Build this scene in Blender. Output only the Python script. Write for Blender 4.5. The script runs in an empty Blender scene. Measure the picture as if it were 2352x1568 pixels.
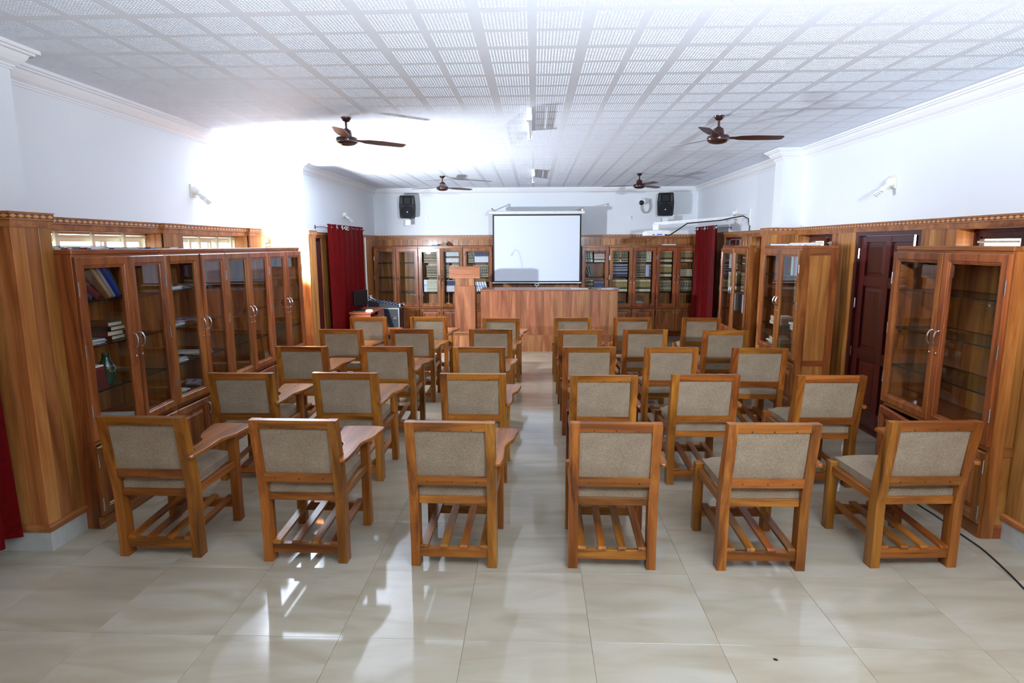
import bpy, math, random
from mathutils import Matrix, Vector
R = math.radians
rnd = random.Random(7)
scene = bpy.context.scene
col = scene.collection

# ------------------------------------------------------------------ camera, light, exposure
CH = 1.85                                   # camera height; 600 mm floor tiles and 300 mm ceiling blocks give the scale
F_PX, TILT, YAW, ROLL = 1388.0, R(9.08), R(2.1), R(0.22)
fw = Vector((-math.sin(YAW) * math.cos(TILT), math.cos(YAW) * math.cos(TILT), -math.sin(TILT)))
rt = Vector((math.cos(YAW), math.sin(YAW), 0)); up = rt.cross(fw)
rr_ = rt * math.cos(ROLL) - up * math.sin(ROLL); uu_ = up * math.cos(ROLL) + rt * math.sin(ROLL)
cam_d = bpy.data.cameras.new('camera'); cam = bpy.data.objects.new('camera', cam_d); col.objects.link(cam)
cam_d.sensor_width = 36.0; cam_d.lens = F_PX / 2352 * 36.0; cam_d.clip_start = 0.05; cam_d.clip_end = 200
mw = Matrix((rr_, uu_, -fw)).transposed().to_4x4(); mw.translation = (0, 0, CH); cam.matrix_world = mw
scene.camera = cam

world = bpy.data.worlds.new('world'); scene.world = world; world.use_nodes = True
wn = world.node_tree; wn.nodes.clear()
bg = wn.nodes.new('ShaderNodeBackground'); wo = wn.nodes.new('ShaderNodeOutputWorld')
bg.inputs[0].default_value = (0.93, 1.0, 0.97, 1); bg.inputs[1].default_value = 3.2
wn.links.new(bg.outputs[0], wo.inputs[0])

def lamp(name, kind, loc, energy, color, radius, aim=None, **kw):
    d = bpy.data.lights.new(name, kind); d.energy = energy; d.color = color; d.shadow_soft_size = radius
    for k, v in kw.items(): setattr(d, k, v)
    o = bpy.data.objects.new(name, d); col.objects.link(o); o.location = loc
    if aim: o.rotation_euler = Vector(aim).to_track_quat('-Z', 'Y').to_euler()
    return o
# two photographer's strobes on stands: one in the gap after the left bookcases, one to the right of the camera
lamp('strobe_by_left_pilaster', 'SPOT', (-2.98, 7.50, 1.68), 640, (0.82, 0.90, 1.0), 0.05, (0.30, 0.60, 0.72), spot_size=R(178), spot_blend=0.25)
lamp('strobe_right_of_camera', 'SPOT', (1.5, 0.1, 2.35), 1150, (0.82, 0.90, 1.0), 0.07, (-0.06, 0.80, 0.55), spot_size=R(132), spot_blend=0.8)
lamp('fill_left_of_camera', 'SPOT', (-0.6, -1.0, 1.1), 560, (0.82, 0.90, 1.0), 0.4, (0.08, 0.50, 0.86), spot_size=R(110), spot_blend=0.7)  # soft fill lamp added to brighten the ceiling, not one of the strobes

vs = scene.view_settings
vs.view_transform = 'Standard'; vs.look = 'None'; vs.gamma = 1.0; vs.use_curve_mapping = False; vs.exposure = 0.50
scene.cycles.max_bounces = 8; scene.cycles.diffuse_bounces = 4; scene.cycles.glossy_bounces = 4
scene.cycles.transparent_max_bounces = 24; scene.cycles.transmission_bounces = 4
scene.cycles.caustics_reflective = False; scene.cycles.caustics_refractive = False
scene.cycles.use_denoising = True; scene.cycles.sample_clamp_indirect = 6.0

# ------------------------------------------------------------------ mesh helpers
def lin(r, g, b):
    f = lambda c: c / 12.92 if c <= 0.04045 else ((c + 0.055) / 1.055) ** 2.4
    return (f(r / 255), f(g / 255), f(b / 255), 1.0)

class MB:
    def __init__(s): s.v = []; s.f = []; s.m = []
    def add(s, vs, fs, mi=0):
        n = len(s.v); s.v += [tuple(p) for p in vs]; s.f += [tuple(n + i for i in f) for f in fs]; s.m += [mi] * len(fs); return s
    def box(s, x0, x1, y0, y1, z0, z1, ch=0.0, mi=0):
        if ch <= 0:
            return s.add([(x, y, z) for x in (x0, x1) for y in (y0, y1) for z in (z0, z1)],
                  [(0, 1, 3, 2), (4, 6, 7, 5), (0, 4, 5, 1), (2, 3, 7, 6), (0, 2, 6, 4), (1, 5, 7, 3)], mi)
        cx, cy, cz = (x0 + x1) / 2, (y0 + y1) / 2, (z0 + z1) / 2
        hx, hy, hz = abs(x1 - x0) / 2, abs(y1 - y0) / 2, abs(z1 - z0) / 2
        ch = min(ch, hx * .9, hy * .9, hz * .9)
        V = []; idx = {}
        for sx in (-1, 1):
            for sy in (-1, 1):
                for sz in (-1, 1):
                    for a in range(3):
                        p = [sx * hx, sy * hy, sz * hz]
                        for b in range(3):
                            if b != a: p[b] -= (sx, sy, sz)[b] * ch
                        idx[(sx, sy, sz, a)] = len(V); V.append((cx + p[0], cy + p[1], cz + p[2]))
        Fs = []
        def quad(q, nrm):
            a, b, c_ = (Vector(V[i]) for i in q[:3])
            if (b - a).cross(c_ - b).dot(Vector(nrm)) < 0: q = q[::-1]
            Fs.append(tuple(q))
        for a in range(3):
            b, c_ = [(1, 2), (0, 2), (0, 1)][a]
            for sg in (-1, 1):
                q = []
                for sb, sc in ((-1, -1), (1, -1), (1, 1), (-1, 1)):
                    k = [0, 0, 0]; k[a] = sg; k[b] = sb; k[c_] = sc; q.append(idx[(*k, a)])
                n = [0, 0, 0]; n[a] = sg; quad(q, n)
        for a in range(3):
            b, c_ = [(1, 2), (0, 2), (0, 1)][a]
            for sb in (-1, 1):
                for sc in (-1, 1):
                    k0 = [0, 0, 0]; k0[b] = sb; k0[c_] = sc; k1 = list(k0); k0[a] = -1; k1[a] = 1
                    n = [0, 0, 0]; n[b] = sb; n[c_] = sc
                    quad([idx[(*k0, b)], idx[(*k1, b)], idx[(*k1, c_)], idx[(*k0, c_)]], n)
        for sx in (-1, 1):
            for sy in (-1, 1):
                for sz in (-1, 1):
                    quad([idx[(sx, sy, sz, 0)], idx[(sx, sy, sz, 1)], idx[(sx, sy, sz, 2)]], (sx, sy, sz))
        return s.add(V, Fs, mi)
    def prism(s, poly, axis, a0, a1, mi=0):
        n = len(poly)
        def P(p, a): return {0: (a, p[0], p[1]), 1: (p[0], a, p[1]), 2: (p[0], p[1], a)}[axis]
        area = sum(poly[i][0] * poly[(i + 1) % n][1] - poly[(i + 1) % n][0] * poly[i][1] for i in range(n))
        if (area < 0) ^ (axis == 1): poly = poly[::-1]
        V = [P(p, a0) for p in poly] + [P(p, a1) for p in poly]
        return s.add(V, [tuple(range(n))[::-1], tuple(range(n, 2 * n))] + [(i, (i + 1) % n, n + (i + 1) % n, n + i) for i in range(n)], mi)
    def lathe(s, prof, n=20, c=(0, 0, 0), axis='z', mi=0):
        V = []
        for r, z in prof:
            for k in range(n):
                a = 2 * math.pi * k / n; x, y = r * math.cos(a), r * math.sin(a)
                p = (x, y, z) if axis == 'z' else ((x, z, -y) if axis == 'y' else (z, x, y))
                V.append((c[0] + p[0], c[1] + p[1], c[2] + p[2]))
        m = len(prof)
        Fs = [(i * n + k, i * n + (k + 1) % n, (i + 1) * n + (k + 1) % n, (i + 1) * n + k) for i in range(m - 1) for k in range(n)]
        if prof[0][0] > 1e-6: Fs.append(tuple(range(n))[::-1])
        if prof[-1][0] > 1e-6: Fs.append(tuple((m - 1) * n + k for k in range(n)))
        return s.add(V, Fs, mi)
    def tube(s, pts, r, n=8, closed=False, mi=0):
        pts = [Vector(p) for p in pts]; m = len(pts); V = []
        ref = Vector((0, 0, 1))
        for i, p in enumerate(pts):
            t = ((pts[(i + 1) % m] - pts[i - 1]) if closed else (pts[min(i + 1, m - 1)] - pts[max(i - 1, 0)])).normalized()
            if i == 0: u = t.orthogonal().normalized()
            else: u = (u - t * u.dot(t)).normalized()
            w = t.cross(u); rr = r[i] if isinstance(r, (list, tuple)) else r
            V += [p + (u * math.cos(2 * math.pi * k / n) + w * math.sin(2 * math.pi * k / n)) * rr for k in range(n)]
        Fs = [((i % m) * n + k, (i % m) * n + (k + 1) % n, ((i + 1) % m) * n + (k + 1) % n, ((i + 1) % m) * n + k) for i in range(m if closed else m - 1) for k in range(n)]
        if not closed: Fs += [tuple(range(n))[::-1], tuple((m - 1) * n + k for k in range(n))]
        return s.add(V, Fs, mi)
    def rects(s, x0, x1, z0, z1, prof, closed=True, mi=0):
        """a frame: rectangles inset by t at depth y, joined in turn (mitred corners)"""
        V = []; m = len(prof)
        for t, y in prof: V += [(x0 + t, y, z0 + t), (x1 - t, y, z0 + t), (x1 - t, y, z1 - t), (x0 + t, y, z1 - t)]
        Fs = [(i * 4 + k, i * 4 + (k + 1) % 4, ((i + 1) % m) * 4 + (k + 1) % 4, ((i + 1) % m) * 4 + k) for i in range(m if closed else m - 1) for k in range(4)]
        return s.add(V, Fs, mi)
    def grid(s, nu, nv, fn, mi=0):
        V = [fn(i / nu, j / nv) for j in range(nv + 1) for i in range(nu + 1)]
        return s.add(V, [(j * (nu + 1) + i, j * (nu + 1) + i + 1, (j + 1) * (nu + 1) + i + 1, (j + 1) * (nu + 1) + i) for j in range(nv) for i in range(nu)], mi)
    def pillow(s, x0, x1, y0, y1, zb, zt, edge, n=10, mi=0):
        """a stuffed pad: straight sides of height 'edge', domed top"""
        cx, cy = (x0 + x1) / 2, (y0 + y1) / 2; hx, hy = (x1 - x0) / 2, (y1 - y0) / 2
        def f(u, v):
            a, b = u * 2 - 1, v * 2 - 1
            return (cx + hx * a, cy + hy * b, zb + edge + (zt - zb - edge) * (max(0, 1 - a ** 6) * max(0, 1 - b ** 6)) ** .5)
        k = len(s.v); s.grid(n, n, f, mi)
        ring = [i for i in range(n + 1)] + [j * (n + 1) + n for j in range(1, n + 1)] + [n * (n + 1) + i for i in range(n - 1, -1, -1)] + [j * (n + 1) for j in range(n - 1, 0, -1)]
        b = len(s.v); s.v += [(s.v[k + i][0], s.v[k + i][1], zb) for i in ring]; L = len(ring)
        for i in range(L): s.f.append((b + i, b + (i + 1) % L, k + ring[(i + 1) % L], k + ring[i])); s.m.append(mi)
        s.f.append(tuple(b + i for i in range(L))[::-1]); s.m.append(mi)
        return s
    def xf(s, M, start=0):
        s.v = s.v[:start] + [tuple(M @ Vector(p)) for p in s.v[start:]]; return s
    def mesh(s, name, mats, smooth=False):
        me = bpy.data.meshes.new(name); me.from_pydata(s.v, [], s.f)
        mats = mats if isinstance(mats, (list, tuple)) else [mats]
        for m in mats: me.materials.append(m)
        if len(mats) > 1: me.polygons.foreach_set('material_index', s.m)
        if smooth:
            me.polygons.foreach_set('use_smooth', [True] * len(me.polygons))
            try: me.set_sharp_from_angle(angle=R(38))
            except Exception: pass
        me.update(); return me
    def build(s, name, mats, parent=None, loc=(0, 0, 0), rot=(0, 0, 0), smooth=False):
        return put(name, s.mesh(name, mats, smooth), parent, loc, rot)

def put(name, mesh, parent=None, loc=(0, 0, 0), rot=(0, 0, 0), scale=(1, 1, 1)):
    o = bpy.data.objects.new(name, mesh); col.objects.link(o); o.parent = parent
    o.location = loc; o.rotation_euler = rot; o.scale = scale; return o
def tag(o, label, cat, group=None, kind=None):
    o['label'] = label; o['category'] = cat
    if group: o['group'] = group
    if kind: o['kind'] = kind
    return o
def thing(name, label, cat, loc=(0, 0, 0), rotz=0.0, group=None):
    return tag(put(name, None, None, loc, (0, 0, rotz)), label, cat, group)
def struct(o, label=None, cat=None):
    o['kind'] = 'structure'
    if label: o['label'] = label
    if cat: o['category'] = cat
    return o
def dup(root, loc, rotz, label):
    r = root.copy(); col.objects.link(r); r.location = loc; r.rotation_euler = (0, 0, rotz); r['label'] = label
    for ch in list(root.children):
        c = ch.copy(); col.objects.link(c); c.parent = r
        for g in ch.children:
            d = g.copy(); col.objects.link(d); d.parent = c
    return r
ORD = 'first second third fourth fifth sixth seventh eighth ninth tenth eleventh twelfth thirteenth fourteenth'.split()

# ------------------------------------------------------------------ materials
MATS = {}
def base_mat(name, rough=0.5, spec=0.5, metal=0.0, color=(.8, .8, .8, 1), coat=0.0):
    m = bpy.data.materials.new(name); m.use_nodes = True; b = m.node_tree.nodes['Principled BSDF']
    b.inputs['Base Color'].default_value = color; b.inputs['Roughness'].default_value = rough
    b.inputs['Metallic'].default_value = metal; b.inputs['Specular IOR Level'].default_value = spec
    b.inputs['Coat Weight'].default_value = coat; b.inputs['Coat Roughness'].default_value = 0.12
    MATS[name] = m; return m, m.node_tree, b
def N(t, k, **inp):
    n = t.nodes.new('ShaderNode' + k)
    for a, v in inp.items(): n.inputs[a.replace('_', ' ')].default_value = v
    return n
def ramp(t, stops, interp='LINEAR'):
    n = t.nodes.new('ShaderNodeValToRGB'); r = n.color_ramp; r.interpolation = interp
    while len(r.elements) < len(stops): r.elements.new(0.5)
    for e, (p, c) in zip(r.elements, stops): e.position = p; e.color = c if len(c) == 4 else (*c, 1)
    return n
def mathn(t, op, a=None, b=None):
    n = t.nodes.new('ShaderNodeMath'); n.operation = op
    for i, q in enumerate((a, b)):
        if q is None: continue
        if isinstance(q, (int, float)): n.inputs[i].default_value = q
        else: t.links.new(q, n.inputs[i])
    return n.outputs[0]

def plain(name, rgb, rough=0.5, metal=0.0, spec=0.5, coat=0.0, vary=0.06, scale=18.0):
    m, t, b = base_mat(name, rough, spec, metal, lin(*rgb), coat)
    tc = N(t, 'TexCoord'); nz = N(t, 'TexNoise', Scale=scale, Detail=3.0); t.links.new(tc.outputs['Object'], nz.inputs['Vector'])
    c = lin(*rgb); lo = tuple(x * (1 - vary) for x in c[:3]) + (1,); hi = tuple(min(1, x * (1 + vary)) for x in c[:3]) + (1,)
    r = ramp(t, [(0.3, lo), (0.7, hi)]); t.links.new(nz.outputs['Fac'], r.inputs[0]); t.links.new(r.outputs[0], b.inputs['Base Color'])
    return m

def wood(name, dark, mid, light, axis, rough=0.3, coat=0.2, vary=0.35, across=9.0, along=0.8, knots=True):
    m, t, b = base_mat(name, rough, 0.35, coat=coat); L = t.links.new
    tc = N(t, 'TexCoord'); oi = N(t, 'ObjectInfo')
    off = N(t, 'VectorMath'); off.operation = 'SCALE'; off.inputs[0].default_value = (37, 23, 61); L(oi.outputs['Random'], off.inputs['Scale'])
    ad = N(t, 'VectorMath'); ad.operation = 'ADD'; L(tc.outputs['Object'], ad.inputs[0]); L(off.outputs[0], ad.inputs[1])
    mp = N(t, 'Mapping'); sc = [across] * 3; sc[axis] = along; mp.inputs['Scale'].default_value = sc; L(ad.outputs[0], mp.inputs[0])
    n1 = N(t, 'TexNoise', Scale=1.3, Detail=5.0, Roughness=0.6, Distortion=1.1); L(mp.outputs[0], n1.inputs['Vector'])
    mp2 = N(t, 'Mapping'); sc2 = [across * 9] * 3; sc2[axis] = along * 2.5; mp2.inputs['Scale'].default_value = sc2; L(ad.outputs[0], mp2.inputs[0])
    n2 = N(t, 'TexNoise', Scale=1.0, Detail=3.0); L(mp2.outputs[0], n2.inputs['Vector'])
    s = mathn(t, 'ADD', mathn(t, 'MULTIPLY', n1.outputs['Fac'], 0.84), mathn(t, 'MULTIPLY', n2.outputs['Fac'], 0.16))
    r = ramp(t, [(0.31, lin(*dark)), (0.5, lin(*mid)), (0.69, lin(*light))]); L(s, r.inputs[0])
    hs = N(t, 'HueSaturation'); L(r.outputs[0], hs.inputs['Color'])
    L(mathn(t, 'ADD', mathn(t, 'MULTIPLY', oi.outputs['Random'], vary), 1 - vary / 2), hs.inputs['Value'])
    r2 = mathn(t, 'FRACT', mathn(t, 'MULTIPLY', oi.outputs['Random'], 17.3))
    L(mathn(t, 'ADD', mathn(t, 'MULTIPLY', r2, 0.018), 0.491), hs.inputs['Hue'])
    L(hs.outputs[0], b.inputs['Base Color'])
    L(mathn(t, 'ADD', mathn(t, 'MULTIPLY', n2.outputs['Fac'], 0.14), rough - 0.07), b.inputs['Roughness'])
    return m
for i, a in enumerate('xyz'):
    wood('teak_' + a, (70, 33, 8), (139, 79, 25), (178, 114, 42), i, 0.32, 0.1, 0.42, 8.0)      # chairs
    wood('cab_' + a, (80, 38, 15), (137, 75, 34), (168, 102, 51), i, 0.3, 0.15, 0.22, 7.0)        # bookcases
    wood('panel_' + a, (108, 60, 24), (158, 99, 48), (190, 132, 73), i, 0.34, 0.2, 0.45, 6.0, 0.6)   # wall panelling
    wood('desk_' + a, (98, 56, 32), (140, 88, 56), (170, 116, 78), i, 0.34, 0.2, 0.28, 6.0, 0.6)    # desk, lectern, dais
    wood('maroon_' + a, (44, 12, 10), (68, 21, 17), (90, 32, 26), i, 0.32, 0.3, 0.2)              # doors, shutters
wood('laminate', (120, 56, 36), (150, 78, 52), (168, 92, 62), 0, 0.3, 0.1, 0.1)

def paint(name, rgb, rough, bump):
    m, t, b = base_mat(name, rough, 0.3, color=lin(*rgb)); L = t.links.new
    tc = N(t, 'TexCoord'); nz = N(t, 'TexNoise', Scale=55.0, Detail=4.0); L(tc.outputs['Object'], nz.inputs['Vector'])
    n2 = N(t, 'TexNoise', Scale=1.6, Detail=3.0); L(tc.outputs['Object'], n2.inputs['Vector'])
    c = lin(*rgb); r = ramp(t, [(0.3, tuple(x * .97 for x in c[:3])), (0.7, c)]); L(n2.outputs['Fac'], r.inputs[0]); L(r.outputs[0], b.inputs['Base Color'])
    bp = N(t, 'Bump', Strength=bump, Distance=0.004); L(nz.outputs['Fac'], bp.inputs['Height']); L(bp.outputs[0], b.inputs['Normal'])
    return m
paint('wall_paint', (234, 239, 245), 0.75, 0.12)
paint('ceiling_paint', (231, 237, 247), 0.6, 0.05)
paint('trim_paint', (240, 241, 244), 0.5, 0.02)

def floor_mat():
    m, t, b = base_mat('floor_tile', 0.07, 0.5); L = t.links.new
    tc = N(t, 'TexCoord'); oi = N(t, 'ObjectInfo')
    off = N(t, 'VectorMath'); off.operation = 'SCALE'; off.inputs[0].default_value = (91, 47, 0); L(oi.outputs['Random'], off.inputs['Scale'])
    ad = N(t, 'VectorMath'); ad.operation = 'ADD'; L(tc.outputs['Object'], ad.inputs[0]); L(off.outputs[0], ad.inputs[1])
    mp = N(t, 'Mapping'); mp.inputs['Rotation'].default_value = (0, 0, R(24)); mp.inputs['Scale'].default_value = (1.2, 5.0, 1); L(ad.outputs[0], mp.inputs[0])
    n1 = N(t, 'TexNoise', Scale=1.1, Detail=5.0, Distortion=0.8); L(mp.outputs[0], n1.inputs['Vector'])
    r = ramp(t, [(0.3, lin(160, 148, 126)), (0.5, lin(173, 163, 142)), (0.72, lin(183, 175, 158))]); L(n1.outputs['Fac'], r.inputs[0])
    hs = N(t, 'HueSaturation'); L(r.outputs[0], hs.inputs['Color']); L(mathn(t, 'ADD', mathn(t, 'MULTIPLY', oi.outputs['Random'], 0.06), 0.97), hs.inputs['Value'])
    L(hs.outputs[0], b.inputs['Base Color']); return m
floor_mat()
plain('grout', (150, 144, 130), 0.8); plain('skirting', (188, 188, 180), 0.2)

def fabric():
    m, t, b = base_mat('fabric', 0.95, 0.15); L = t.links.new
    tc = N(t, 'TexCoord'); oi = N(t, 'ObjectInfo')
    mp = N(t, 'Mapping'); mp.inputs['Scale'].default_value = (130, 420, 420); L(tc.outputs['Object'], mp.inputs[0])
    n1 = N(t, 'TexNoise', Scale=1.0, Detail=3.0); L(mp.outputs[0], n1.inputs['Vector'])
    n2 = N(t, 'TexNoise', Scale=9.0, Detail=2.0); L(tc.outputs['Object'], n2.inputs['Vector'])
    s = mathn(t, 'ADD', mathn(t, 'MULTIPLY', n1.outputs['Fac'], .75), mathn(t, 'MULTIPLY', n2.outputs['Fac'], .25))
    r = ramp(t, [(0.32, lin(117, 100, 81)), (0.5, lin(146, 128, 106)), (0.68, lin(172, 155, 132))]); L(s, r.inputs[0]); L(r.outputs[0], b.inputs['Base Color'])
    bp = N(t, 'Bump', Strength=0.35, Distance=0.0015); L(n1.outputs['Fac'], bp.inputs['Height']); L(bp.outputs[0], b.inputs['Normal'])
    return m
fabric()
def velvet():
    m, t, b = base_mat('curtain_cloth', 0.55, 0.12, color=lin(110, 10, 14)); L = t.links.new
    tc = N(t, 'TexCoord'); nz = N(t, 'TexNoise', Scale=30.0, Detail=3.0); L(tc.outputs['Object'], nz.inputs['Vector'])
    r = ramp(t, [(0.3, lin(84, 3, 5)), (0.7, lin(108, 5, 8))]); L(nz.outputs['Fac'], r.inputs[0]); L(r.outputs[0], b.inputs['Base Color'])
velvet()
def glass(name, tint, refl):
    m = bpy.data.materials.new(name); m.use_nodes = True; t = m.node_tree; t.nodes.clear(); L = t.links.new
    o = t.nodes.new('ShaderNodeOutputMaterial'); tr = N(t, 'BsdfTransparent'); tr.inputs[0].default_value = tint
    gl = N(t, 'BsdfGlossy', Roughness=0.015); lw = N(t, 'LayerWeight', Blend=0.5); mx = N(t, 'MixShader')
    fr = mathn(t, 'ADD', mathn(t, 'MULTIPLY', mathn(t, 'POWER', lw.outputs['Facing'], 4.0), 0.6), 0.04)      # reflection grows towards grazing view
    L(mathn(t, 'MULTIPLY', fr, refl), mx.inputs[0]); L(tr.outputs[0], mx.inputs[1]); L(gl.outputs[0], mx.inputs[2]); L(mx.outputs[0], o.inputs[0])
    MATS[name] = m
glass('pane_glass', (0.96, 0.97, 0.965, 1), 0.8); glass('shelf_glass', (0.86, 0.92, 0.90, 1), 0.8); glass('window_glass', (0.97, 1.0, 0.98, 1), 0.5)
plain('shelf_edge', (10, 24, 25), 0.4, spec=0.2); plain('chrome', (205, 207, 210), 0.18, 1.0); plain('steel', (150, 150, 152), 0.3, 1.0)
plain('fan_brown', (52, 24, 22), 0.22, 0.0, 0.5, 0.4); plain('fan_blade', (62, 32, 26), 0.3); plain('white_plastic', (232, 233, 235), 0.35)
plain('ivory_plastic', (226, 222, 200), 0.4); plain('black_plastic', (15, 17, 21), 0.5, spec=0.25); plain('black_grille', (18, 21, 27), 0.6, vary=0.3, scale=300, spec=0.2)
plain('black_vinyl', (14, 14, 16), 0.35); plain('screen_white', (222, 229, 242), 0.7, vary=0.004); plain('border_black', (12, 12, 15), 0.6)
plain('bulb_glass', (238, 240, 240), 0.25); plain('window_frame', (228, 226, 206), 0.4); plain('grey_plastic', (168, 168, 166), 0.4)
plain('aluminium', (196, 200, 206), 0.3, 1.0); plain('case_navy', (17, 19, 28), 0.5); plain('mixer_black', (16, 19, 24), 0.5); plain('knob_grey', (120, 125, 132), 0.4)
plain('nail_iron', (70, 68, 66), 0.4, 0.6); plain('inlay_light', (206, 150, 92), 0.35); plain('inlay_dark', (110, 56, 32), 0.4); plain('bead', (178, 120, 70), 0.4)
plain('orange_print', (232, 110, 40), 0.4); plain('blue_plastic', (40, 90, 190), 0.4); plain('red_plastic', (150, 28, 24), 0.4); plain('bottle_green', (12, 62, 46), 0.08, coat=0.5)
for n_, c_ in dict(maroon=(92, 28, 30), navy=(34, 44, 92), royal=(30, 62, 150), tan=(172, 140, 104), grey=(150, 152, 158), dark_green=(34, 78, 62), black=(24, 24, 28), brown=(94, 58, 40), sky=(90, 160, 214), lilac=(186, 176, 214), lime=(140, 180, 80), cream=(226, 214, 188), red=(168, 40, 34), teal=(36, 110, 110), silver=(190, 194, 200), yellow=(210, 190, 70)).items():
    plain('cover_' + n_, c_, 0.4, vary=0.12, scale=40)
plain('paper', (232, 230, 224), 0.8, vary=0.05); plain('pages', (222, 210, 184), 0.8, vary=0.1, scale=120)
def print_mat(name, bgc, inks, scale):
    """flat print of a magazine or newspaper: blocks of ink on paper"""
    m, t, b = base_mat(name, 0.3); L = t.links.new
    tc = N(t, 'TexCoord'); v = N(t, 'TexVoronoi', Scale=scale); v.distance = 'CHEBYCHEV'; L(tc.outputs['Object'], v.inputs['Vector'])
    sp = N(t, 'SeparateColor'); L(v.outputs['Color'], sp.inputs[0])
    st = [(0.0, lin(*bgc))] + [(0.45 + 0.5 * i / len(inks), lin(*c)) for i, c in enumerate(inks)]
    r = ramp(t, st, 'CONSTANT'); L(sp.outputs[0], r.inputs[0]); L(r.outputs[0], b.inputs['Base Color'])
print_mat('magazine_a', (222, 224, 230), [(60, 90, 150), (150, 40, 50), (40, 40, 46), (120, 150, 180)], 26)
print_mat('magazine_b', (70, 120, 180), [(220, 224, 230), (30, 50, 90), (190, 150, 60)], 22)
print_mat('newspaper', (220, 218, 212), [(60, 60, 64), (110, 110, 112), (70, 80, 120)], 60)
def spine_mat(name, bands, text=None, text_c=(214, 186, 110), tz=(0.2, 0.8), sc=(3.0, 9.0), thr=0.52):
    """cloth spine with stamped bands (by height) and worn gilt lettering"""
    m, t, b = base_mat(name, 0.42); L = t.links.new
    tc = N(t, 'TexCoord'); sp = N(t, 'SeparateXYZ'); L(tc.outputs['Generated'], sp.inputs[0])
    r = ramp(t, [(z, lin(*c)) for z, c in bands], 'CONSTANT'); L(sp.outputs[2], r.inputs[0]); out = r.outputs[0]
    if text is not None:
        mp = N(t, 'Mapping'); mp.inputs['Scale'].default_value = (sc[0], 1.0, sc[1]); L(tc.outputs['Generated'], mp.inputs[0])
        nz = N(t, 'TexNoise', Scale=2.0, Detail=2.0); L(mp.outputs[0], nz.inputs['Vector'])
        a = mathn(t, 'MULTIPLY', mathn(t, 'GREATER_THAN', nz.outputs['Fac'], thr), mathn(t, 'MULTIPLY', mathn(t, 'GREATER_THAN', sp.outputs[2], tz[0]), mathn(t, 'LESS_THAN', sp.outputs[2], tz[1])))
        mx = N(t, 'Mix'); mx.data_type = 'RGBA'; L(a, mx.inputs[0]); L(out, mx.inputs[6]); mx.inputs[7].default_value = lin(*text_c); out = mx.outputs[2]
    L(out, b.inputs['Base Color'])
K = (20, 24, 26); CR = (206, 194, 158)
spine_mat('spine_gilt_black', [(0, CR), (.05, K), (.95, CR)], 1, (214, 200, 150), (.08, .92), (2.2, 6), .56)
spine_mat('spine_capped_green', [(0, CR), (.2, (26, 38, 30)), (.34, (150, 130, 80)), (.38, (26, 38, 30)), (.82, CR)], 1, tz=(.4, .78), sc=(3, 12), thr=.5)
spine_mat('spine_capped_maroon', [(0, CR), (.2, (72, 26, 26)), (.36, (150, 120, 80)), (.4, (72, 26, 26)), (.82, CR)], 1, tz=(.42, .78), sc=(3, 12), thr=.5)
spine_mat('spine_navy_bands', [(0, (36, 44, 86)), (.24, (214, 208, 190)), (.28, (36, 44, 86)), (.48, (214, 208, 190)), (.54, (36, 44, 86)), (.66, (214, 208, 190)), (.7, (36, 44, 86)), (.86, (214, 208, 190)), (.92, (36, 44, 86))])
spine_mat('spine_navy_white', [(0, (214, 218, 228)), (.5, (120, 128, 160)), (.56, (34, 40, 84)), (.95, (200, 204, 214))])
spine_mat('spine_two_tone', [(0, (206, 208, 212)), (.36, (96, 60, 38)), (.54, (196, 204, 214))])
spine_mat('spine_ornate', [(0, (46, 46, 34)), (.08, (60, 54, 38)), (.92, (46, 46, 34))], 1, (196, 188, 150), (.06, .94), (2, 5), .53)
spine_mat('spine_white_blue', [(0, (226, 228, 232)), (.1, (206, 216, 236)), (.5, (150, 176, 222)), (.6, (226, 228, 236))])
spine_mat('spine_pale_gilt', [(0, (196, 200, 190)), (.1, (214, 212, 190)), (.9, (190, 196, 186))], 1, (150, 150, 120), (.1, .9), (2, 6), .5)
spine_mat('spine_green_white', [(0, (196, 204, 196)), (.2, (60, 110, 84)), (.3, (190, 200, 190)), (.8, (52, 104, 80))], 1, (40, 70, 60), (.3, .8), (2, 6), .52)
spine_mat('spine_maroon_white', [(0, (222, 214, 206)), (.15, (104, 40, 40)), (.25, (228, 222, 214)), (.75, (110, 44, 44)), (.9, (222, 214, 206))], 1, (110, 40, 40), (.25, .75), (2, 6), .5)
spine_mat('spine_navy', [(0, (44, 60, 110)), (.86, (196, 190, 160)), (.9, (44, 60, 110))])
spine_mat('spine_brown_gilt', [(0, (60, 46, 36)), (.3, (190, 170, 110)), (.36, (60, 46, 36)), (.62, (190, 170, 110)), (.68, (60, 46, 36)), (.9, (180, 160, 104))])
# ------------------------------------------------------------------ the room
M = MATS
ZC, XW, YB, YF = 3.01, 3.36, 12.83, -4.0          # ceiling, white walls, back wall, wall behind the camera
XP, YP = 3.28, 12.74                               # wood panelling planes
DADO = 2.05

floor = struct(MB().box(-3.6, 3.6, YF - .2, 13.1, -0.12, -0.004).build('floor', M['grout']), 'polished beige vitrified tile floor of the hall')
tile_me = MB().box(-0.2993, 0.2993, -0.3018, 0.3018, -0.02, 0, 0.0006).mesh('floor_tile', M['floor_tile'])
for j in range(-1, 18):
    for i in range(-7, 6):
        x, y = 0.272 + 0.6 * i + 0.3, 2.6 + 0.605 * j + 0.3025
        if -3.7 < x < 3.75 and y < 13.0: put('floor_tile', tile_me, floor, (x, y, 0), (0, 0, rnd.choice((0, math.pi))))
near = MB().box(-3.5, 3.5, YF, 1.99, -0.02, 0).build('floor_tile', M['floor_tile'], floor)

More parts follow.
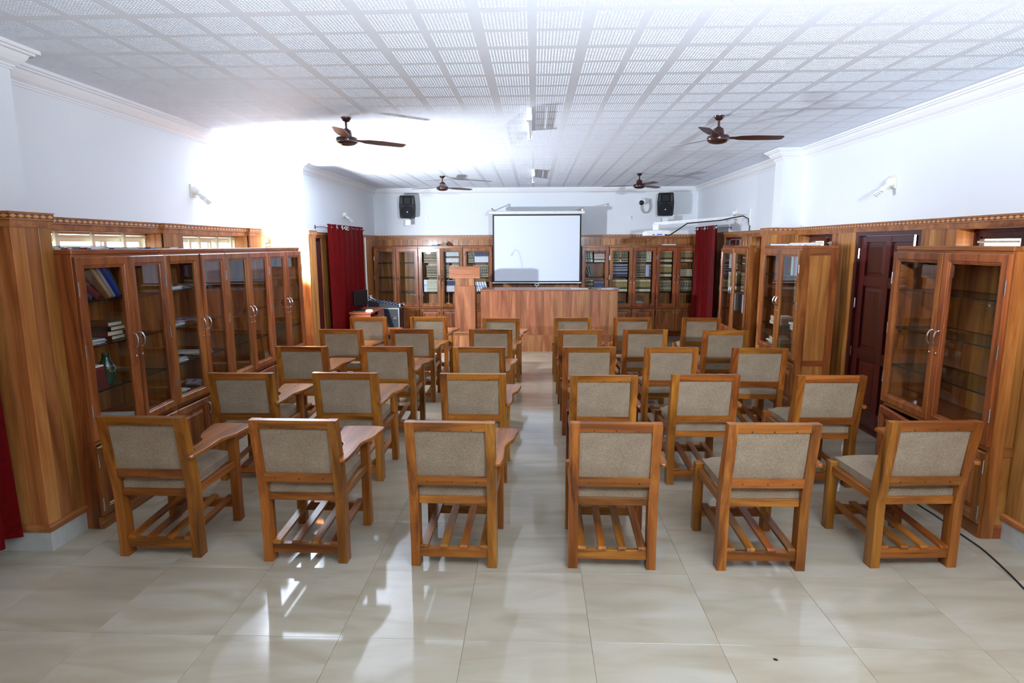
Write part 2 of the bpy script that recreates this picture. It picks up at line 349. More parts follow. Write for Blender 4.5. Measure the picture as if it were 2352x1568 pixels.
ceiling = struct(MB().box(-3.6, 3.6, YF - .2, 13.1, ZC + 0.012, ZC + 0.2).build('ceiling', M['ceiling_paint']), 'white perforated gypsum tile ceiling')
def ceiling_tile():
    mb = MB(); P = 0.296; nh = 13; bl = 0.245; pit = bl / nh; hh = pit * 0.25; T = 2 * P
    for bi in range(2):
        for bj in range(2):
            ox, oy = 0.030 + bi * (bl + 0.042), 0.030 + bj * (bl + 0.042)
            for i in range(nh):
                for j in range(nh):
                    x0, y0 = ox + i * pit, oy + j * pit; x1, y1 = x0 + pit, y0 + pit; cx, cy = x0 + pit / 2, y0 + pit / 2
                    o = [(x0, y0, 0), (x1, y0, 0), (x1, y1, 0), (x0, y1, 0)]
                    a = [(cx - hh, cy - hh, 0), (cx + hh, cy - hh, 0), (cx + hh, cy + hh, 0), (cx - hh, cy + hh, 0)]
                    b = [(p[0], p[1], 0.0038) for p in a]
                    mb.add(o + a + b, [(k, 4 + k, 4 + (k + 1) % 4, (k + 1) % 4) for k in range(4)] + [(4 + k, 8 + k, 8 + (k + 1) % 4, 4 + (k + 1) % 4) for k in range(4)] + [(8, 11, 10, 9)])
    e = [0, 0.030, 0.030 + bl, 0.072 + bl, 0.072 + 2 * bl, T]
    for i in range(5):
        for j in range(5):
            if i in (1, 3) and j in (1, 3): continue
            mb.add([(e[i], e[j], 0), (e[i + 1], e[j], 0), (e[i + 1], e[j + 1], 0), (e[i], e[j + 1], 0)], [(0, 3, 2, 1)])
    for q in ([(0, 0), (T, 0)], [(T, 0), (T, T)], [(T, T), (0, T)], [(0, T), (0, 0)]):
        mb.add([(q[0][0], q[0][1], 0), (q[1][0], q[1][1], 0), (q[1][0], q[1][1], 0.0115), (q[0][0], q[0][1], 0.0115)], [(0, 1, 2, 3)])
    return mb.mesh('ceiling_tile', M['ceiling_paint'])
ct = ceiling_tile()
for j in range(-4, 17):
    for i in range(-6, 6):
        put('ceiling_tile', ct, ceiling, (-0.308 + 0.592 * i, 3.24 + 0.592 * j, ZC))

def wall_grid(name, us, zs, holes, a0, a1, axis, mat):
    """a wall slab with openings: u runs along it, a0 is the room face, a1 the far face"""
    us = sorted(set(us) | {h[i] for h in holes for i in (0, 1)}); zs = sorted(set(zs) | {h[i] for h in holes for i in (2, 3)})
    nu, nz = len(us), len(zs); mb = MB()
    def P(a, u, z): return (a, u, z) if axis == 'x' else (u, a, z)
    V = [P(a, u, z) for a in (a0, a1) for z in zs for u in us]; ix = lambda s, i, j: s * nu * nz + j * nu + i
    def solid(i, j):
        if not (0 <= i < nu - 1 and 0 <= j < nz - 1): return False
        u, z = (us[i] + us[i + 1]) / 2, (zs[j] + zs[j + 1]) / 2
        return not any(h[0] < u < h[1] and h[2] < z < h[3] for h in holes)
    Fs = []
    for i in range(nu - 1):
        for j in range(nz - 1):
            if not solid(i, j): continue
            Fs += [(ix(0, i, j), ix(0, i + 1, j), ix(0, i + 1, j + 1), ix(0, i, j + 1)), (ix(1, i, j), ix(1, i, j + 1), ix(1, i + 1, j + 1), ix(1, i + 1, j))]
            for di, dj, p, q in ((-1, 0, (i, j), (i, j + 1)), (1, 0, (i + 1, j), (i + 1, j + 1)), (0, -1, (i, j), (i + 1, j)), (0, 1, (i, j + 1), (i + 1, j + 1))):
                if not solid(i + di, j + dj): Fs.append((ix(0, *p), ix(0, *q), ix(1, *q), ix(1, *p)))
    return mb.add(V, Fs).build(name, mat)
L_OPEN = dict(w1=(3.72, 5.29), w2=(5.57, 6.90), w3=(7.24, 7.84)); L_DOOR = (8.26, 9.33)
R_WIN = dict(a=(3.84, 4.90), b=(6.86, 7.74), c=(8.55, 9.38)); R_DOOR1 = (5.32, 6.39); R_DOOR2 = (9.83, 10.66)
WZ0, WZ1, DZ = 0.92, 1.965, 1.975
hl = [(*v, WZ0, WZ1) for v in L_OPEN.values()]; hr = [(*v, WZ0, WZ1) for v in R_WIN.values()]
wall_left = struct(wall_grid('wall_left', [YF, YB + .2], [-.02, ZC + .1], hl, -XW, -XW - .2, 'x', M['wall_paint']), 'white upper wall over teak panelling on the left')
wall_right = struct(wall_grid('wall_right', [YF, YB + .2], [-.02, ZC + .1], hr, XW, XW + .2, 'x', M['wall_paint']), 'white upper wall over teak panelling on the right')
wall_back = struct(wall_grid('wall_back', [-XW - .2, XW + .2], [-.02, ZC + .1], [], YB, YB + .2, 'y', M['wall_paint']), 'white upper wall behind the projection screen')
wall_front = struct(wall_grid('wall_front', [-XW - .2, XW + .2], [-.02, ZC + .1], [], YF, YF - .2, 'y', M['wall_paint']), 'plain white wall behind the camera')
for side, wl in ((-1, wall_left), (1, wall_right)):
    for y0, y1 in (((3.40, 3.66), (7.98, 8.22)) if side < 0 else ((3.36, 3.66), (7.88, 8.12))):
        MB().box(*sorted((side * 3.09, side * (XW + .02))), y0, y1, 0.0, ZC).build('pilaster', M['wall_paint'], wl)

def sweep(mb, path, prof, mi=0):
    n = len(path); rows = []
    for i, p in enumerate(path):
        ds = []
        if i > 0: d = Vector(p) - Vector(path[i - 1]); ds.append(d.normalized())
        if i < n - 1: d = Vector(path[i + 1]) - Vector(p); ds.append(d.normalized())
        nn = [Vector((d.y, -d.x)) for d in ds]
        off = nn[0] if len(nn) == 1 or (nn[0] - nn[1]).length < 1e-6 else nn[0] + nn[1]
        rows.append([(p[0] + off.x * d, p[1] + off.y * d, z) for d, z in prof])
    m = len(prof); V = [q for r in rows for q in r]
    return mb.add(V, [(i * m + k, i * m + k + 1, (i + 1) * m + k + 1, (i + 1) * m + k) for i in range(n - 1) for k in range(m - 1)], mi)
W = XW
upper = [(-W, YF), (-W, 3.40), (-3.09, 3.40), (-3.09, 3.66), (-W, 3.66), (-W, 7.98), (-3.09, 7.98), (-3.09, 8.22), (-W, 8.22), (-W, YB), (W, YB),
         (W, 8.12), (3.09, 8.12), (3.09, 7.88), (W, 7.88), (W, 3.66), (3.09, 3.66), (3.09, 3.36), (W, 3.36), (W, YF)]
corn = [(0, ZC - .128), (.010, ZC - .128), (.010, ZC - .116), (.020, ZC - .113), (.020, ZC - .100), (.026, ZC - .098), (.045, ZC - .085), (.062, ZC - .060), (.072, ZC - .036), (.092, ZC - .034), (.092, ZC - .022), (.112, ZC - .021), (.112, ZC)]
struct(sweep(MB(), upper, corn).build('trim_1', M['trim_paint']), 'white moulded plaster cornice along the ceiling')

mini = 0.028
lower = [(-XP, YF), (-XP, 3.37), (-2.96, 3.37), (-2.96, 3.66), (-XP, 3.66), (-XP, 5.29), (-XP + mini, 5.29), (-XP + mini, 5.57), (-XP, 5.57), (-XP, 6.90), (-XP + mini, 6.90), (-XP + mini, 7.18), (-XP, 7.18),
         (-XP, 7.94), (-2.96, 7.94), (-2.96, 8.21), (-XP, 8.21), (-XP, YP), (XP, YP), (XP, 8.10), (2.96, 8.10), (2.96, 7.84), (XP, 7.84), (XP, 3.69), (2.96, 3.69), (2.96, 3.20), (XP, 3.20), (XP, YF)]
dado = struct(sweep(MB(), lower, [(-.001, 1.963), (.006, 1.963), (.006, DADO - .046), (.016, DADO - .046), (.016, DADO - .004), (.020, DADO - .004), (.020, DADO), (-.14, DADO)]).build('trim_2', M['panel_x']), 'carved teak dado rail with a diamond inlay band')
band = MB(); dia = MB(); bead = MB()
for (xa, ya), (xb, yb) in zip(lower[1:-2], lower[2:-1]):
    a, b = Vector((xa, ya)), Vector((xb, yb)); d = b - a; ln = d.length
    if ln < 0.2: continue
    d.normalize(); nrm = Vector((d.y, -d.x)); e = .016
    a2 = a - d * e; ln2 = ln + 2 * e
    if (a - Vector((xa, ya))).length > 1e-6: pass
    n = max(1, round(ln2 / 0.058)); st = ln2 / n
    for k in range(n):
        c = a2 + d * (st * (k + .5)) + nrm * .0162; zc = DADO - .025
        def q(u, z, o): p = c + d * u + nrm * o; return (p.x, p.y, z)
        dia.add([q(-st * .47, zc, 0), q(0, zc - .0115, 0), q(st * .47, zc, 0), q(0, zc + .0115, 0), q(0, zc, .0016)], [(0, 1, 4), (1, 2, 4), (2, 3, 4), (3, 0, 4)])
        for s in (-1, 1):
            for u in (-.25, .25):
                cc = [q(st * u - st * .17, zc + s * .0175 - .003, 0), q(st * u + st * .17, zc + s * .0175 - .003, 0), q(st * u + st * .17, zc + s * .0175 + .003, 0), q(st * u - st * .17, zc + s * .0175 + .003, 0), q(st * u, zc + s * .0175, .0015)]
                bead.add(cc, [(0, 1, 4), (1, 2, 4), (2, 3, 4), (3, 0, 4)])
    pa, pb = a2 + nrm * .0161, b + d * e + nrm * .0161
    band.add([(pa.x, pa.y, DADO - .038), (pb.x, pb.y, DADO - .038), (pb.x, pb.y, DADO - .012), (pa.x, pa.y, DADO - .012)], [(0, 1, 2, 3)])
for nm, mb_, mt in (('inlay_ground', band, 'inlay_dark'), ('diamond_inlay', dia, 'inlay_light'), ('bead_inlay', bead, 'bead')):
    o = mb_.build(nm, M[mt], dado); o['kind'] = 'stuff'

def split_path(cuts):
    """the panelling path broken at the door openings"""
    return cuts
base_L = [lower[:17] + [(-XP, L_DOOR[0])], [(-XP, L_DOOR[1]), (-XP, YP)]]
base_R = [[(XP, YP), (XP, R_DOOR2[1])], [(XP, R_DOOR2[0])] + lower[19:23] + [(XP, R_DOOR1[1])], [(XP, R_DOOR1[0])] + lower[23:]]
sk = [(0, .125), (.008, .125), (.008, 0)]; rail = [(0, .170), (.012, .168), (.020, .158), (.022, .145), (.020, .132), (.012, .124), (0, .122)]
def sweeps(name, paths, prof, mat, label):
    mb = MB()
    for p in paths: sweep(mb, p, prof)
    return struct(mb.build(name, mat), label)
sweeps('baseboard_left', base_L, sk, M['skirting'], 'grey tile skirting under the left panelling')
sweeps('baseboard_right', base_R, sk, M['skirting'], 'grey tile skirting under the right panelling')
sweeps('baseboard_back', [[(-XP, YP), (XP, YP)]], sk, M['skirting'], 'grey tile skirting under the back panelling')
sweeps('trim_3', base_L, rail, M['panel_y'], 'half-round teak rail at the foot of the left panelling')
sweeps('trim_4', base_R, rail, M['panel_y'], 'half-round teak rail at the foot of the right panelling')

def planks(parent, a, b, nrm, z0=.16, z1=1.968, w=.105, z_skip=None):
    """vertical boards from plan point a to b, room face on the line, nrm points into the room"""
    a, b = Vector(a), Vector(b); ln = (b - a).length; n = max(1, round(ln / w)); d = (b - a) / n; th = .018
    for k in range(n):
        p0 = a + d * k; p1 = a + d * (k + 1); lift = rnd.uniform(-.0012, .0012); g = d.normalized() * .0008
        x = sorted((p0.x + g.x, p1.x - g.x)) if abs(d.x) > abs(d.y) else sorted((p0.x - nrm[0] * th, p0.x + nrm[0] * lift))
        y = sorted((p0.y + g.y, p1.y - g.y)) if abs(d.y) > abs(d.x) else sorted((p0.y - nrm[1] * th, p0.y + nrm[1] * lift))
        MB().box(*x, *y, z0, z1, .002).build('plank', M['panel_z'], parent)
IN_L, IN_R = (1, 0), (-1, 0)
planks(wall_left, (-XP, 3.37), (-2.96, 3.37), (0, -1)); planks(wall_left, (-2.96, 3.37), (-2.96, 3.66), IN_L); planks(wall_left, (-2.96, 3.66), (-XP, 3.66), (0, 1))
planks(wall_left, (-XP, 3.66), (-XP, 3.72), IN_L)
planks(wall_left, (-XP + mini, 5.29), (-XP + mini, 5.57), IN_L); planks(wall_left, (-XP + mini, 6.90), (-XP + mini, 7.18), IN_L); planks(wall_left, (-XP, 7.18), (-XP, 7.24), IN_L)
planks(wall_left, (-XP, 7.84), (-XP, 7.94), IN_L)
planks(wall_left, (-XP, 7.94), (-2.96, 7.94), (0, -1)); planks(wall_left, (-2.96, 7.94), (-2.96, 8.21), IN_L); planks(wall_left, (-2.96, 8.21), (-XP, 8.21), (0, 1))
planks(wall_left, (-XP, L_DOOR[1]), (-XP, YP), IN_L)
for v in L_OPEN.values(): planks(wall_left, (-XP, v[0]), (-XP, v[1]), IN_L, z1=WZ0, w=.13)
planks(wall_back, (-XP, YP), (XP, YP), (0, -1))
planks(wall_right, (XP, R_DOOR2[1]), (XP, YP), IN_R); planks(wall_right, (XP, R_WIN['c'][1]), (XP, R_DOOR2[0]), IN_R); planks(wall_right, (XP, 8.10), (XP, R_WIN['c'][0]), IN_R)
planks(wall_right, (2.96, 7.84), (XP, 7.84), (0, -1)); planks(wall_right, (2.96, 7.84), (2.96, 8.10), IN_R); planks(wall_right, (2.96, 8.10), (XP, 8.10), (0, 1))
planks(wall_right, (XP, R_WIN['b'][1]), (XP, 7.84), IN_R); planks(wall_right, (XP, R_DOOR1[1]), (XP, R_WIN['b'][0]), IN_R); planks(wall_right, (XP, R_WIN['a'][1]), (XP, R_DOOR1[0]), IN_R)
planks(wall_right, (XP, 3.69), (XP, R_WIN['a'][0]), IN_R); planks(wall_right, (2.96, 3.20), (2.96, 3.69), IN_R); planks(wall_right, (2.96, 3.69), (XP, 3.69), (0, 1)); planks(wall_right, (2.96, 3.20), (XP, 3.20), (0, -1))
for v in R_WIN.values(): planks(wall_right, (XP, v[0]), (XP, v[1]), IN_R, z1=WZ0, w=.13)
MB().box(-XP - .018, -XP, YF, 3.37, .16, 1.968).build('plank', M['panel_z'], wall_left)
MB().box(XP, XP + .018, YF, 3.20, .16, 1.968).build('plank', M['panel_z'], wall_right)
def reveal(parent, s, y0, y1, z0, z1, depth=.14):
    x0, x1 = sorted((s * XP, s * (XP + depth)))
    MB().box(x0, x1, y1 - .014, y1, z0, z1).build('reveal_board', M['panel_z'], parent); MB().box(x0, x1, y0, y0 + .014, z0, z1).build('reveal_board', M['panel_z'], parent)
    MB().box(x0, x1, y0 + .014, y1 - .014, z1 - .008, z1).build('reveal_board', M['panel_y'], parent); MB().box(x0, x1, y0 + .014, y1 - .014, z0, z0 + .014).build('reveal_board', M['panel_y'], parent)

# left windows: ivory sliding frames with upright safety bars
def left_window(n, y0, y1, bars, stiles):
    X = -XP - .14
    o = struct(MB().rects(0, y1 - y0, 0, WZ1 - WZ0, [(0, 0), (0, .06), (.024, .06), (.024, 0)]).build('window_%d' % n, M['window_frame'], None, (X, y0, WZ0), (0, 0, R(90))), 'ivory sliding window above the left bookcases' if n == 1 else 'ivory sliding window in the left wall, farther along')
    H = WZ1 - WZ0
    for b in bars: MB().box(b - y0 - .017, b - y0 + .017, -.03, -.012, .0, H - .0).build('safety_bar', M['window_frame'], o)
    MB().box(0, y1 - y0, -.004, .03, H - .048, H - .030).build('head_rail', M['window_frame'], o)
    ed = [.04] + [s - y0 for s in stiles] + [y1 - y0 - .04]
    for i in range(len(ed) - 1):
        dd = .012 if i % 2 else .036
        sa = MB().rects(ed[i] - .02, ed[i + 1] + .02, .03, H - .044, [(0, dd), (0, dd + .02), (.034, dd + .02), (.034, dd)]).build('sash', M['window_frame'], o)
        MB().box(ed[i] + .02, ed[i + 1] - .02, dd + .008, dd + .012, .06, H - .074).build('pane', M['window_glass'], sa)
    reveal(wall_left, -1, y0, y1, WZ0, WZ1)
left_window(1, *L_OPEN['w1'], (3.88, 4.24, 4.60, 4.96), (4.30, 4.78))
left_window(2, *L_OPEN['w2'], (5.75, 6.10, 6.45, 6.75), (6.0, 6.38))
def shutter_window(n, s, y0, y1, label, parent):
    """maroon window: frame, centre post, each sash a solid head panel over a glazed light with ivory bars"""
    X = s * (XP + .13); H = WZ1 - WZ0; Wd = y1 - y0
    o = struct(MB().rects(0, Wd, 0, H, [(0, 0), (0, .07), (.036, .07), (.036, 0)]).build('window_%d' % n, M['maroon_z'], None, (X, y0 if s < 0 else y1, WZ0), (0, 0, R(90) if s < 0 else R(-90))), label)
    MB().box(Wd / 2 - .035, Wd / 2 + .035, 0, .06, .05, H - .05).build('centre_post', M['maroon_z'], o)
    for a, b in ((.036, Wd / 2 - .035), (Wd / 2 + .035, Wd - .036)):
        sa = MB().rects(a, b, .036, H - .036, [(0, .012), (0, .045), (.03, .045), (.03, .012)]).build('sash', M['maroon_z'], o)
        MB().box(a + .03, b - .03, .02, .038, H - .084, H - .066).build('head_panel', M['maroon_y'], sa)
        MB().box(a + .03, b - .03, .028, .032, .066, H - .084).build('pane', M['window_glass'], sa)
        for k in range(5): MB().tube([(a + .03, .0, H - .106 - .16 * k), (b - .03, .0, H - .106 - .16 * k)], .008, 6).build('grille_bar', M['window_frame'], sa)
    reveal(parent, s, y0, y1, WZ0, WZ1)
shutter_window(3, -1, *L_OPEN['w3'], 'maroon shuttered window in the gap beyond the left bookcases', wall_left)
shutter_window(4, 1, *R_WIN['a'], 'maroon shuttered window above the nearest right bookcase', wall_right)
shutter_window(5, 1, *R_WIN['b'], 'maroon shuttered window behind the middle right bookcase', wall_right)
shutter_window(6, 1, *R_WIN['c'], 'maroon shuttered window beyond the right pilaster', wall_right)

def panel_door(n, s, y0, y1, label, bolt=True, hinge_far=True):
    """six-panel maroon door; local x runs along the wall away from the hinge side"""
    w = y1 - y0; rz = R(90) if s < 0 else R(-90); X = s * (XP + .03)
    o = struct(MB().rects(0, w, -.02, DZ, [(0, -.02), (0, .05), (.05, .05), (.05, -.02)]).build('door_%d' % n, M['maroon_z'], None, (X, y0 if s < 0 else y1, 0), (0, 0, rz)), label)
    lf = MB().box(.055, w - .055, .030, .045, .012, DZ - .055).build('leaf', M['maroon_z'], o)
    cols = [(.055, .155), (w / 2 - .045, w / 2 + .045), (w - .155, w - .055)]; rows = [(.012, .20), (.69, .80), (1.43, 1.53), (1.86, DZ - .055)]
    for a, b in cols: MB().box(a, b, .008, .030, .012, DZ - .055, .003).build('stile', M['maroon_z'], lf)
    for a, b in rows:
        for u, v in ((cols[0][1], cols[1][0]), (cols[1][1], cols[2][0])): MB().box(u, v, .010, .030, a, b, .003).build('rail', M['maroon_x'], lf)
    for (za, zb) in ((.20, .69), (.80, 1.43), (1.53, 1.86)):
        for u, v in ((cols[0][1], cols[1][0]), (cols[1][1], cols[2][0])):
            MB().rects(u + .02, v - .02, za + .02, zb - .02, [(0, .030), (0, .024), (.025, .018), (.03, .018)], closed=False).add([(u + .05, .018, za + .05), (v - .05, .018, za + .05), (v - .05, .018, zb - .05), (u + .05, .018, zb - .05)], [(0, 1, 2, 3)]).build('raised_panel', M['maroon_z'], lf)
    for z in (.3, .75, 1.25, 1.75): MB().tube([(.052, -.004, z - .05), (.052, -.004, z + .05)], .008, 8).build('hinge', M['chrome'], o)
    if bolt:
        b = MB().tube([(w - .12, -.004, 1.76), (w - .12, -.004, 1.97)], .011, 8).build('tower_bolt', M['chrome'], o, smooth=True)
        MB().tube([(w - .12, -.004, 1.79), (w - .16, -.022, 1.79)], .007, 6).build('bolt_knob', M['chrome'], b)
panel_door(1, 1, *R_DOOR1, 'tall maroon six-panel door between the right bookcases')
panel_door(2, 1, *R_DOOR2, 'maroon panelled door behind the farthest right bookcase')
panel_door(3, -1, *L_DOOR, 'maroon door set back beyond the left pilaster', bolt=False)
# ------------------------------------------------------------------ bookcases
FRAME = [(0, 0), (0, -.020), (.006, -.026), (.050, -.026), (.056, -.020), (.062, -.020), (.066, -.014), (.072, -.014), (.072, 0)]
SHELF_Z = (1.50, 1.205, 0.905, 0.63)                # tops of the three glass shelves and of the bottom board
handle_me = MB().tube([(0, 0, .05), (0, -.018, .045), (0, -.030, .020), (0, -.032, 0), (0, -.030, -.020), (0, -.018, -.045), (0, 0, -.05)], [.007, .006, .005, .0065, .005, .006, .007], 8).mesh('handle', M['chrome'], True)
hinge_me = MB().tube([(0, 0, -.045), (0, 0, .045)], .0055, 8).mesh('hinge', M['chrome'], True)
lock_me = MB().lathe([(.009, 0), (.009, .006), (.006, .008), (0, .008)], 12, axis='y').xf(Matrix.Rotation(math.pi, 4, 'Z')).mesh('lock', M['chrome'], True)
class Cab:
    def __init__(s, o, w, d): s.o, s.w, s.d = o, w, d; s.M = Matrix.Translation(o.location) @ Matrix.Rotation(o.rotation_euler.z, 4, 'Z')
    def P(s, x, y, z): return s.M @ Vector((x, y, z))
    @property
    def rz(s): return s.o.rotation_euler.z
def cabinet(label, loc, rotz, w, d, doors=2, H=1.83, angles=(0, 0), low=(0, 0), group=None, side_panels=False, lock=True, low_fields=True):
    o = thing('bookcase', label, 'bookcase', loc, rotz, group); t = .022
    MB().box(0, t, 0, d, .0, H - .03, .002).build('side_panel', M['cab_z'], o); MB().box(w - t, w, 0, d, 0, H - .03, .002).build('side_panel', M['cab_z'], o)
    MB().box(-.001, w + .001, -.006, d, H - .03, H, .004).build('top_board', M['cab_x'], o)
    n = max(3, round(w / .16))
    for k in range(n): MB().box(t + (w - 2 * t) * k / n + .0005, t + (w - 2 * t) * (k + 1) / n - .0005, d - .012, d, .08, H - .03).build('back_board', M['panel_z'], o)
    MB().box(t, w - t, .002, d - .012, .61, .63).build('bottom_board', M['cab_x'], o)
    MB().box(-.001, w + .001, -.012, .02, 0, .085, .004).build('plinth', M['cab_x'], o)
    MB().box(t, w - t, 0, .02, .565, .612, .002).build('middle_rail', M['cab_x'], o); MB().box(t, w - t, 0, .02, H - .07, H - .03, .002).build('top_rail', M['cab_x'], o)
    if side_panels:      # framed near side: stiles, rails and a sunk panel
        for sx in side_panels:
            x0, x1 = (w, w + .012) if sx > 0 else (-.012, 0)
            for a, b, c_, e, m in ((.0, .075, 0, H - .03, 'cab_z'), (d - .075, d, 0, H - .03, 'cab_z'), (.075, d - .075, H - .10, H - .03, 'cab_y'), (.075, d - .075, .54, .60, 'cab_y'), (.075, d - .075, 0, .09, 'cab_y')):
                MB().box(x0, x1, a, b, c_, e, .002).build('side_frame', M[m], o)
            MB().box(*((w, w + .003) if sx > 0 else (-.003, 0)), .075, d - .075, .09, H - .1).build('side_board', M['panel_z'], o)
    for z in SHELF_Z[:3]:
        mb = MB(); mb.box(t + .001, w - t - .001, .02, d - .014, z - .010, z); mb.m = [1, 1, 1, 1, 0, 0]
        mb.build('glass_shelf', [M['shelf_glass'], M['shelf_edge']], o)
    dw = w / doors - .004
    for k in range(doors):
        left = (k == 0) if doors == 2 else True
        hx = .002 if left else w - .002; sg = 1 if left else -1; an = -sg * R(angles[k]); al = -sg * R(low[k])
        x0, x1 = (0, dw) if left else (-dw, 0)
        z0, z1 = .600, H - .045
        dr = MB().rects(x0, x1, z0, z1, FRAME).build('glass_door', M['cab_z'], o, (hx, -.001, 0), (0, 0, an))
        MB().box(x0 + .066, x1 - .066, -.010, -.006, z0 + .066, z1 - .066).build('pane', M['pane_glass'], dr)
        ex = sg * (dw - .034)
        put('handle', handle_me, dr, (ex, -.024, 1.20))
        if lock: put('lock', lock_me, dr, (ex, -.026, 1.09))
        for z in (z0 + .2, (z0 + z1) / 2, z1 - .2): put('hinge', hinge_me, dr, (sg * .0045, -.024, z))
        ld = MB().rects(x0, x1, .092, .560, FRAME).build('lower_door', M['cab_z'], o, (hx, -.001, 0), (0, 0, al))
        a, b, c_, e = x0 + .072, x1 - .072, .164, .488
        if low_fields: MB().rects(a, b, c_, e, [(0, -.006), (.022, -.008), (.034, -.016), (.036, -.018)], closed=False).add([(a + .036, -.018, c_ + .036), (b - .036, -.018, c_ + .036), (b - .036, -.018, e - .036), (a + .036, -.018, e - .036)], [(0, 1, 2, 3)]).build('raised_panel', M['cab_z'], ld)
        else: MB().box(a - .004, b + .004, -.012, -.006, c_ - .004, e + .004).build('raised_panel', M['cab_z'], ld)
        put('handle', handle_me, ld, (ex, -.024, .47))
        for z in (.17, .47): put('hinge', hinge_me, ld, (sg * .0045, -.024, z))
    return Cab(o, w, d)
CD = .41
LX = -2.854
WL = ['teak glass-door bookcase on the left wall, nearest the camera, both doors ajar', 'left-wall glass bookcase second from the camera, piled with magazines', 'left-wall glass bookcase third from the camera, nearly empty', 'left-wall glass bookcase farthest from the camera, beside the bright wall']
cabL = [cabinet(WL[i], (LX, 3.66 + .915 * i, 0), R(90), .911, CD, angles=[(5, 4), (2, 3), (0, 0), (0, 0)][i], group='bookcases along the left wall') for i in range(4)]
RX = 2.829
cabR = [cabinet('wide glass bookcase on the right wall nearest the camera, empty glass shelves', (RX, 4.866, 0), R(-90), 1.165, .42, low=(7, 0), side_panels=(1,), group='bookcases along the right wall'),
        cabinet('glass bookcase on the right wall beside the tall maroon door', (RX, 7.61, 0), R(-90), 1.07, .37, side_panels=(1,), group='bookcases along the right wall'),
        cabinet('glass bookcase on the right wall beyond the pilaster, near the curtain', (RX, 9.27, 0), R(-90), 1.14, .42, group='bookcases along the right wall')]
BY = 12.32; BD = .40
cabB = {}
for k, x0, x1, nd, ang, lab in (('l1', -3.262, -2.355, 2, (0, 0), 'empty glass bookcase on the back wall beside the red curtain and mixer'),
                                ('l2', -2.352, -1.446, 2, (0, 7), 'back-wall glass bookcase left of the lectern, right door ajar'),
                                ('l3', -1.440, -.842, 1, (0,), 'single-door bookcase behind the lectern, left of the screen'),
                                ('r1', .960, 1.505, 1, (0,), 'single-door bookcase at the right edge of the projection screen'),
                                ('r2', 1.512, 2.452, 2, (0, 0), 'back-wall glass bookcase right of the desk, full of gilt books'),
                                ('r3', 2.456, 3.262, 2, (0, 0), 'back-wall glass bookcase in the right corner behind the red curtain')):
    cabB[k] = cabinet(lab, (x0, BY, 0), 0, x1 - x0, BD, nd, angles=ang, group='bookcases along the back wall', low_fields=(k != 'r3'))

# ------------------------------------------------------------------ books
def book_mesh(name, spine, rounded=True):
    """unit book: x thickness, y depth with the spine at y=0, z height; slot 0 cloth, 1 page block"""
    mb = MB(); c = .12
    mb.box(0, c, .02, 1, 0, 1); mb.box(1 - c, 1, .02, 1, 0, 1)
    mb.prism([(0, .05), (.12, .012), (.35, 0), (.65, 0), (.88, .012), (1, .05), (.88, .06), (.12, .06)], 2, 0, 1)
    mb.box(c, 1 - c, .06, .97, .02, .985, mi=1)
    return mb.mesh(name, [M[spine], M['pages']])
BM = {}
def bmesh_for(sp):
    if sp not in BM: BM[sp] = book_mesh('book', sp)
    return BM[sp]
def book(cab, x, shelf_z, t, d, h, sp, label, y=.06, lean=0.0, group=None, z_off=0.0):
    """upright book whose foot starts at cabinet x; lean in degrees to the right"""
    a = R(lean)
    o = put('book', bmesh_for(sp), None, cab.P(x, y, shelf_z + z_off + .0008), (0, a, cab.rz), (t, d, h))
    if lean: o.rotation_mode = 'XYZ'; o.rotation_euler = (Matrix.Rotation(cab.rz, 3, 'Z') @ Matrix.Rotation(a, 3, 'Y')).to_euler()
    if a > 0: o.location = cab.P(x, y, shelf_z + z_off + .0008 + t * math.sin(a))
    return tag(o, label, 'book', group)
def row(cab, x0, x1, shelf, specs, desc, where, hmax=.235, lean=0, gap=.0015, d=.17):
    """a row of books filling x0..x1; specs: list of (spine, count)"""
    seq = [sp for sp, n in specs for _ in range(n)]; n = len(seq); t = (x1 - x0) / n - gap
    for i, sp in enumerate(seq):
        h = hmax * rnd.uniform(.97, 1.0)
        lab = '%s %s, %s from left, %s' % (dict(specs_desc)[sp] if sp in dict(specs_desc) else desc, 'book', ORD[i], where)
        book(cab, x0 + i * (t + gap), SHELF_Z[shelf], t, d, h, sp, lab, y=.07, lean=lean, group='books, ' + where)
specs_desc = [('spine_gilt_black', 'black gilt'), ('spine_capped_green', 'cream-capped dark'), ('spine_capped_maroon', 'cream-capped maroon'), ('spine_navy_bands', 'white-banded navy'), ('spine_navy_white', 'navy-and-white'),
              ('spine_two_tone', 'brown-banded white'), ('spine_ornate', 'ornate gilt'), ('spine_white_blue', 'white-and-blue'), ('spine_pale_gilt', 'pale gilt'), ('spine_green_white', 'green-and-white'),
              ('spine_maroon_white', 'maroon-and-white'), ('spine_navy', 'plain navy'), ('spine_brown_gilt', 'brown gilt'), ('cover_lilac', 'lilac'), ('cover_dark_green', 'green'), ('cover_grey', 'grey'), ('cover_silver', 'silver'), ('cover_red', 'red'), ('cover_sky', 'sky blue'), ('cover_black', 'black'), ('cover_lime', 'lime'), ('cover_cream', 'cream'), ('cover_teal', 'teal'), ('cover_yellow', 'yellow'), ('cover_navy', 'navy')]
c2 = cabB['l2']; hw = c2.w / 2
row(c2, .10, hw - .085, 0, [('spine_gilt_black', 9)], '', 'top shelf left of ajar door behind lectern', .25)
row(c2, .15, hw - .085, 1, [('spine_gilt_black', 7)], '', 'middle shelf left of ajar door behind lectern')
row(c2, .09, hw - .085, 2, [('spine_white_blue', 2), ('spine_pale_gilt', 7)], '', 'third shelf left of ajar door behind lectern', .25)
row(c2, hw + .09, c2.w - .085, 0, [('spine_two_tone', 8)], '', 'top shelf behind the ajar door', .24)
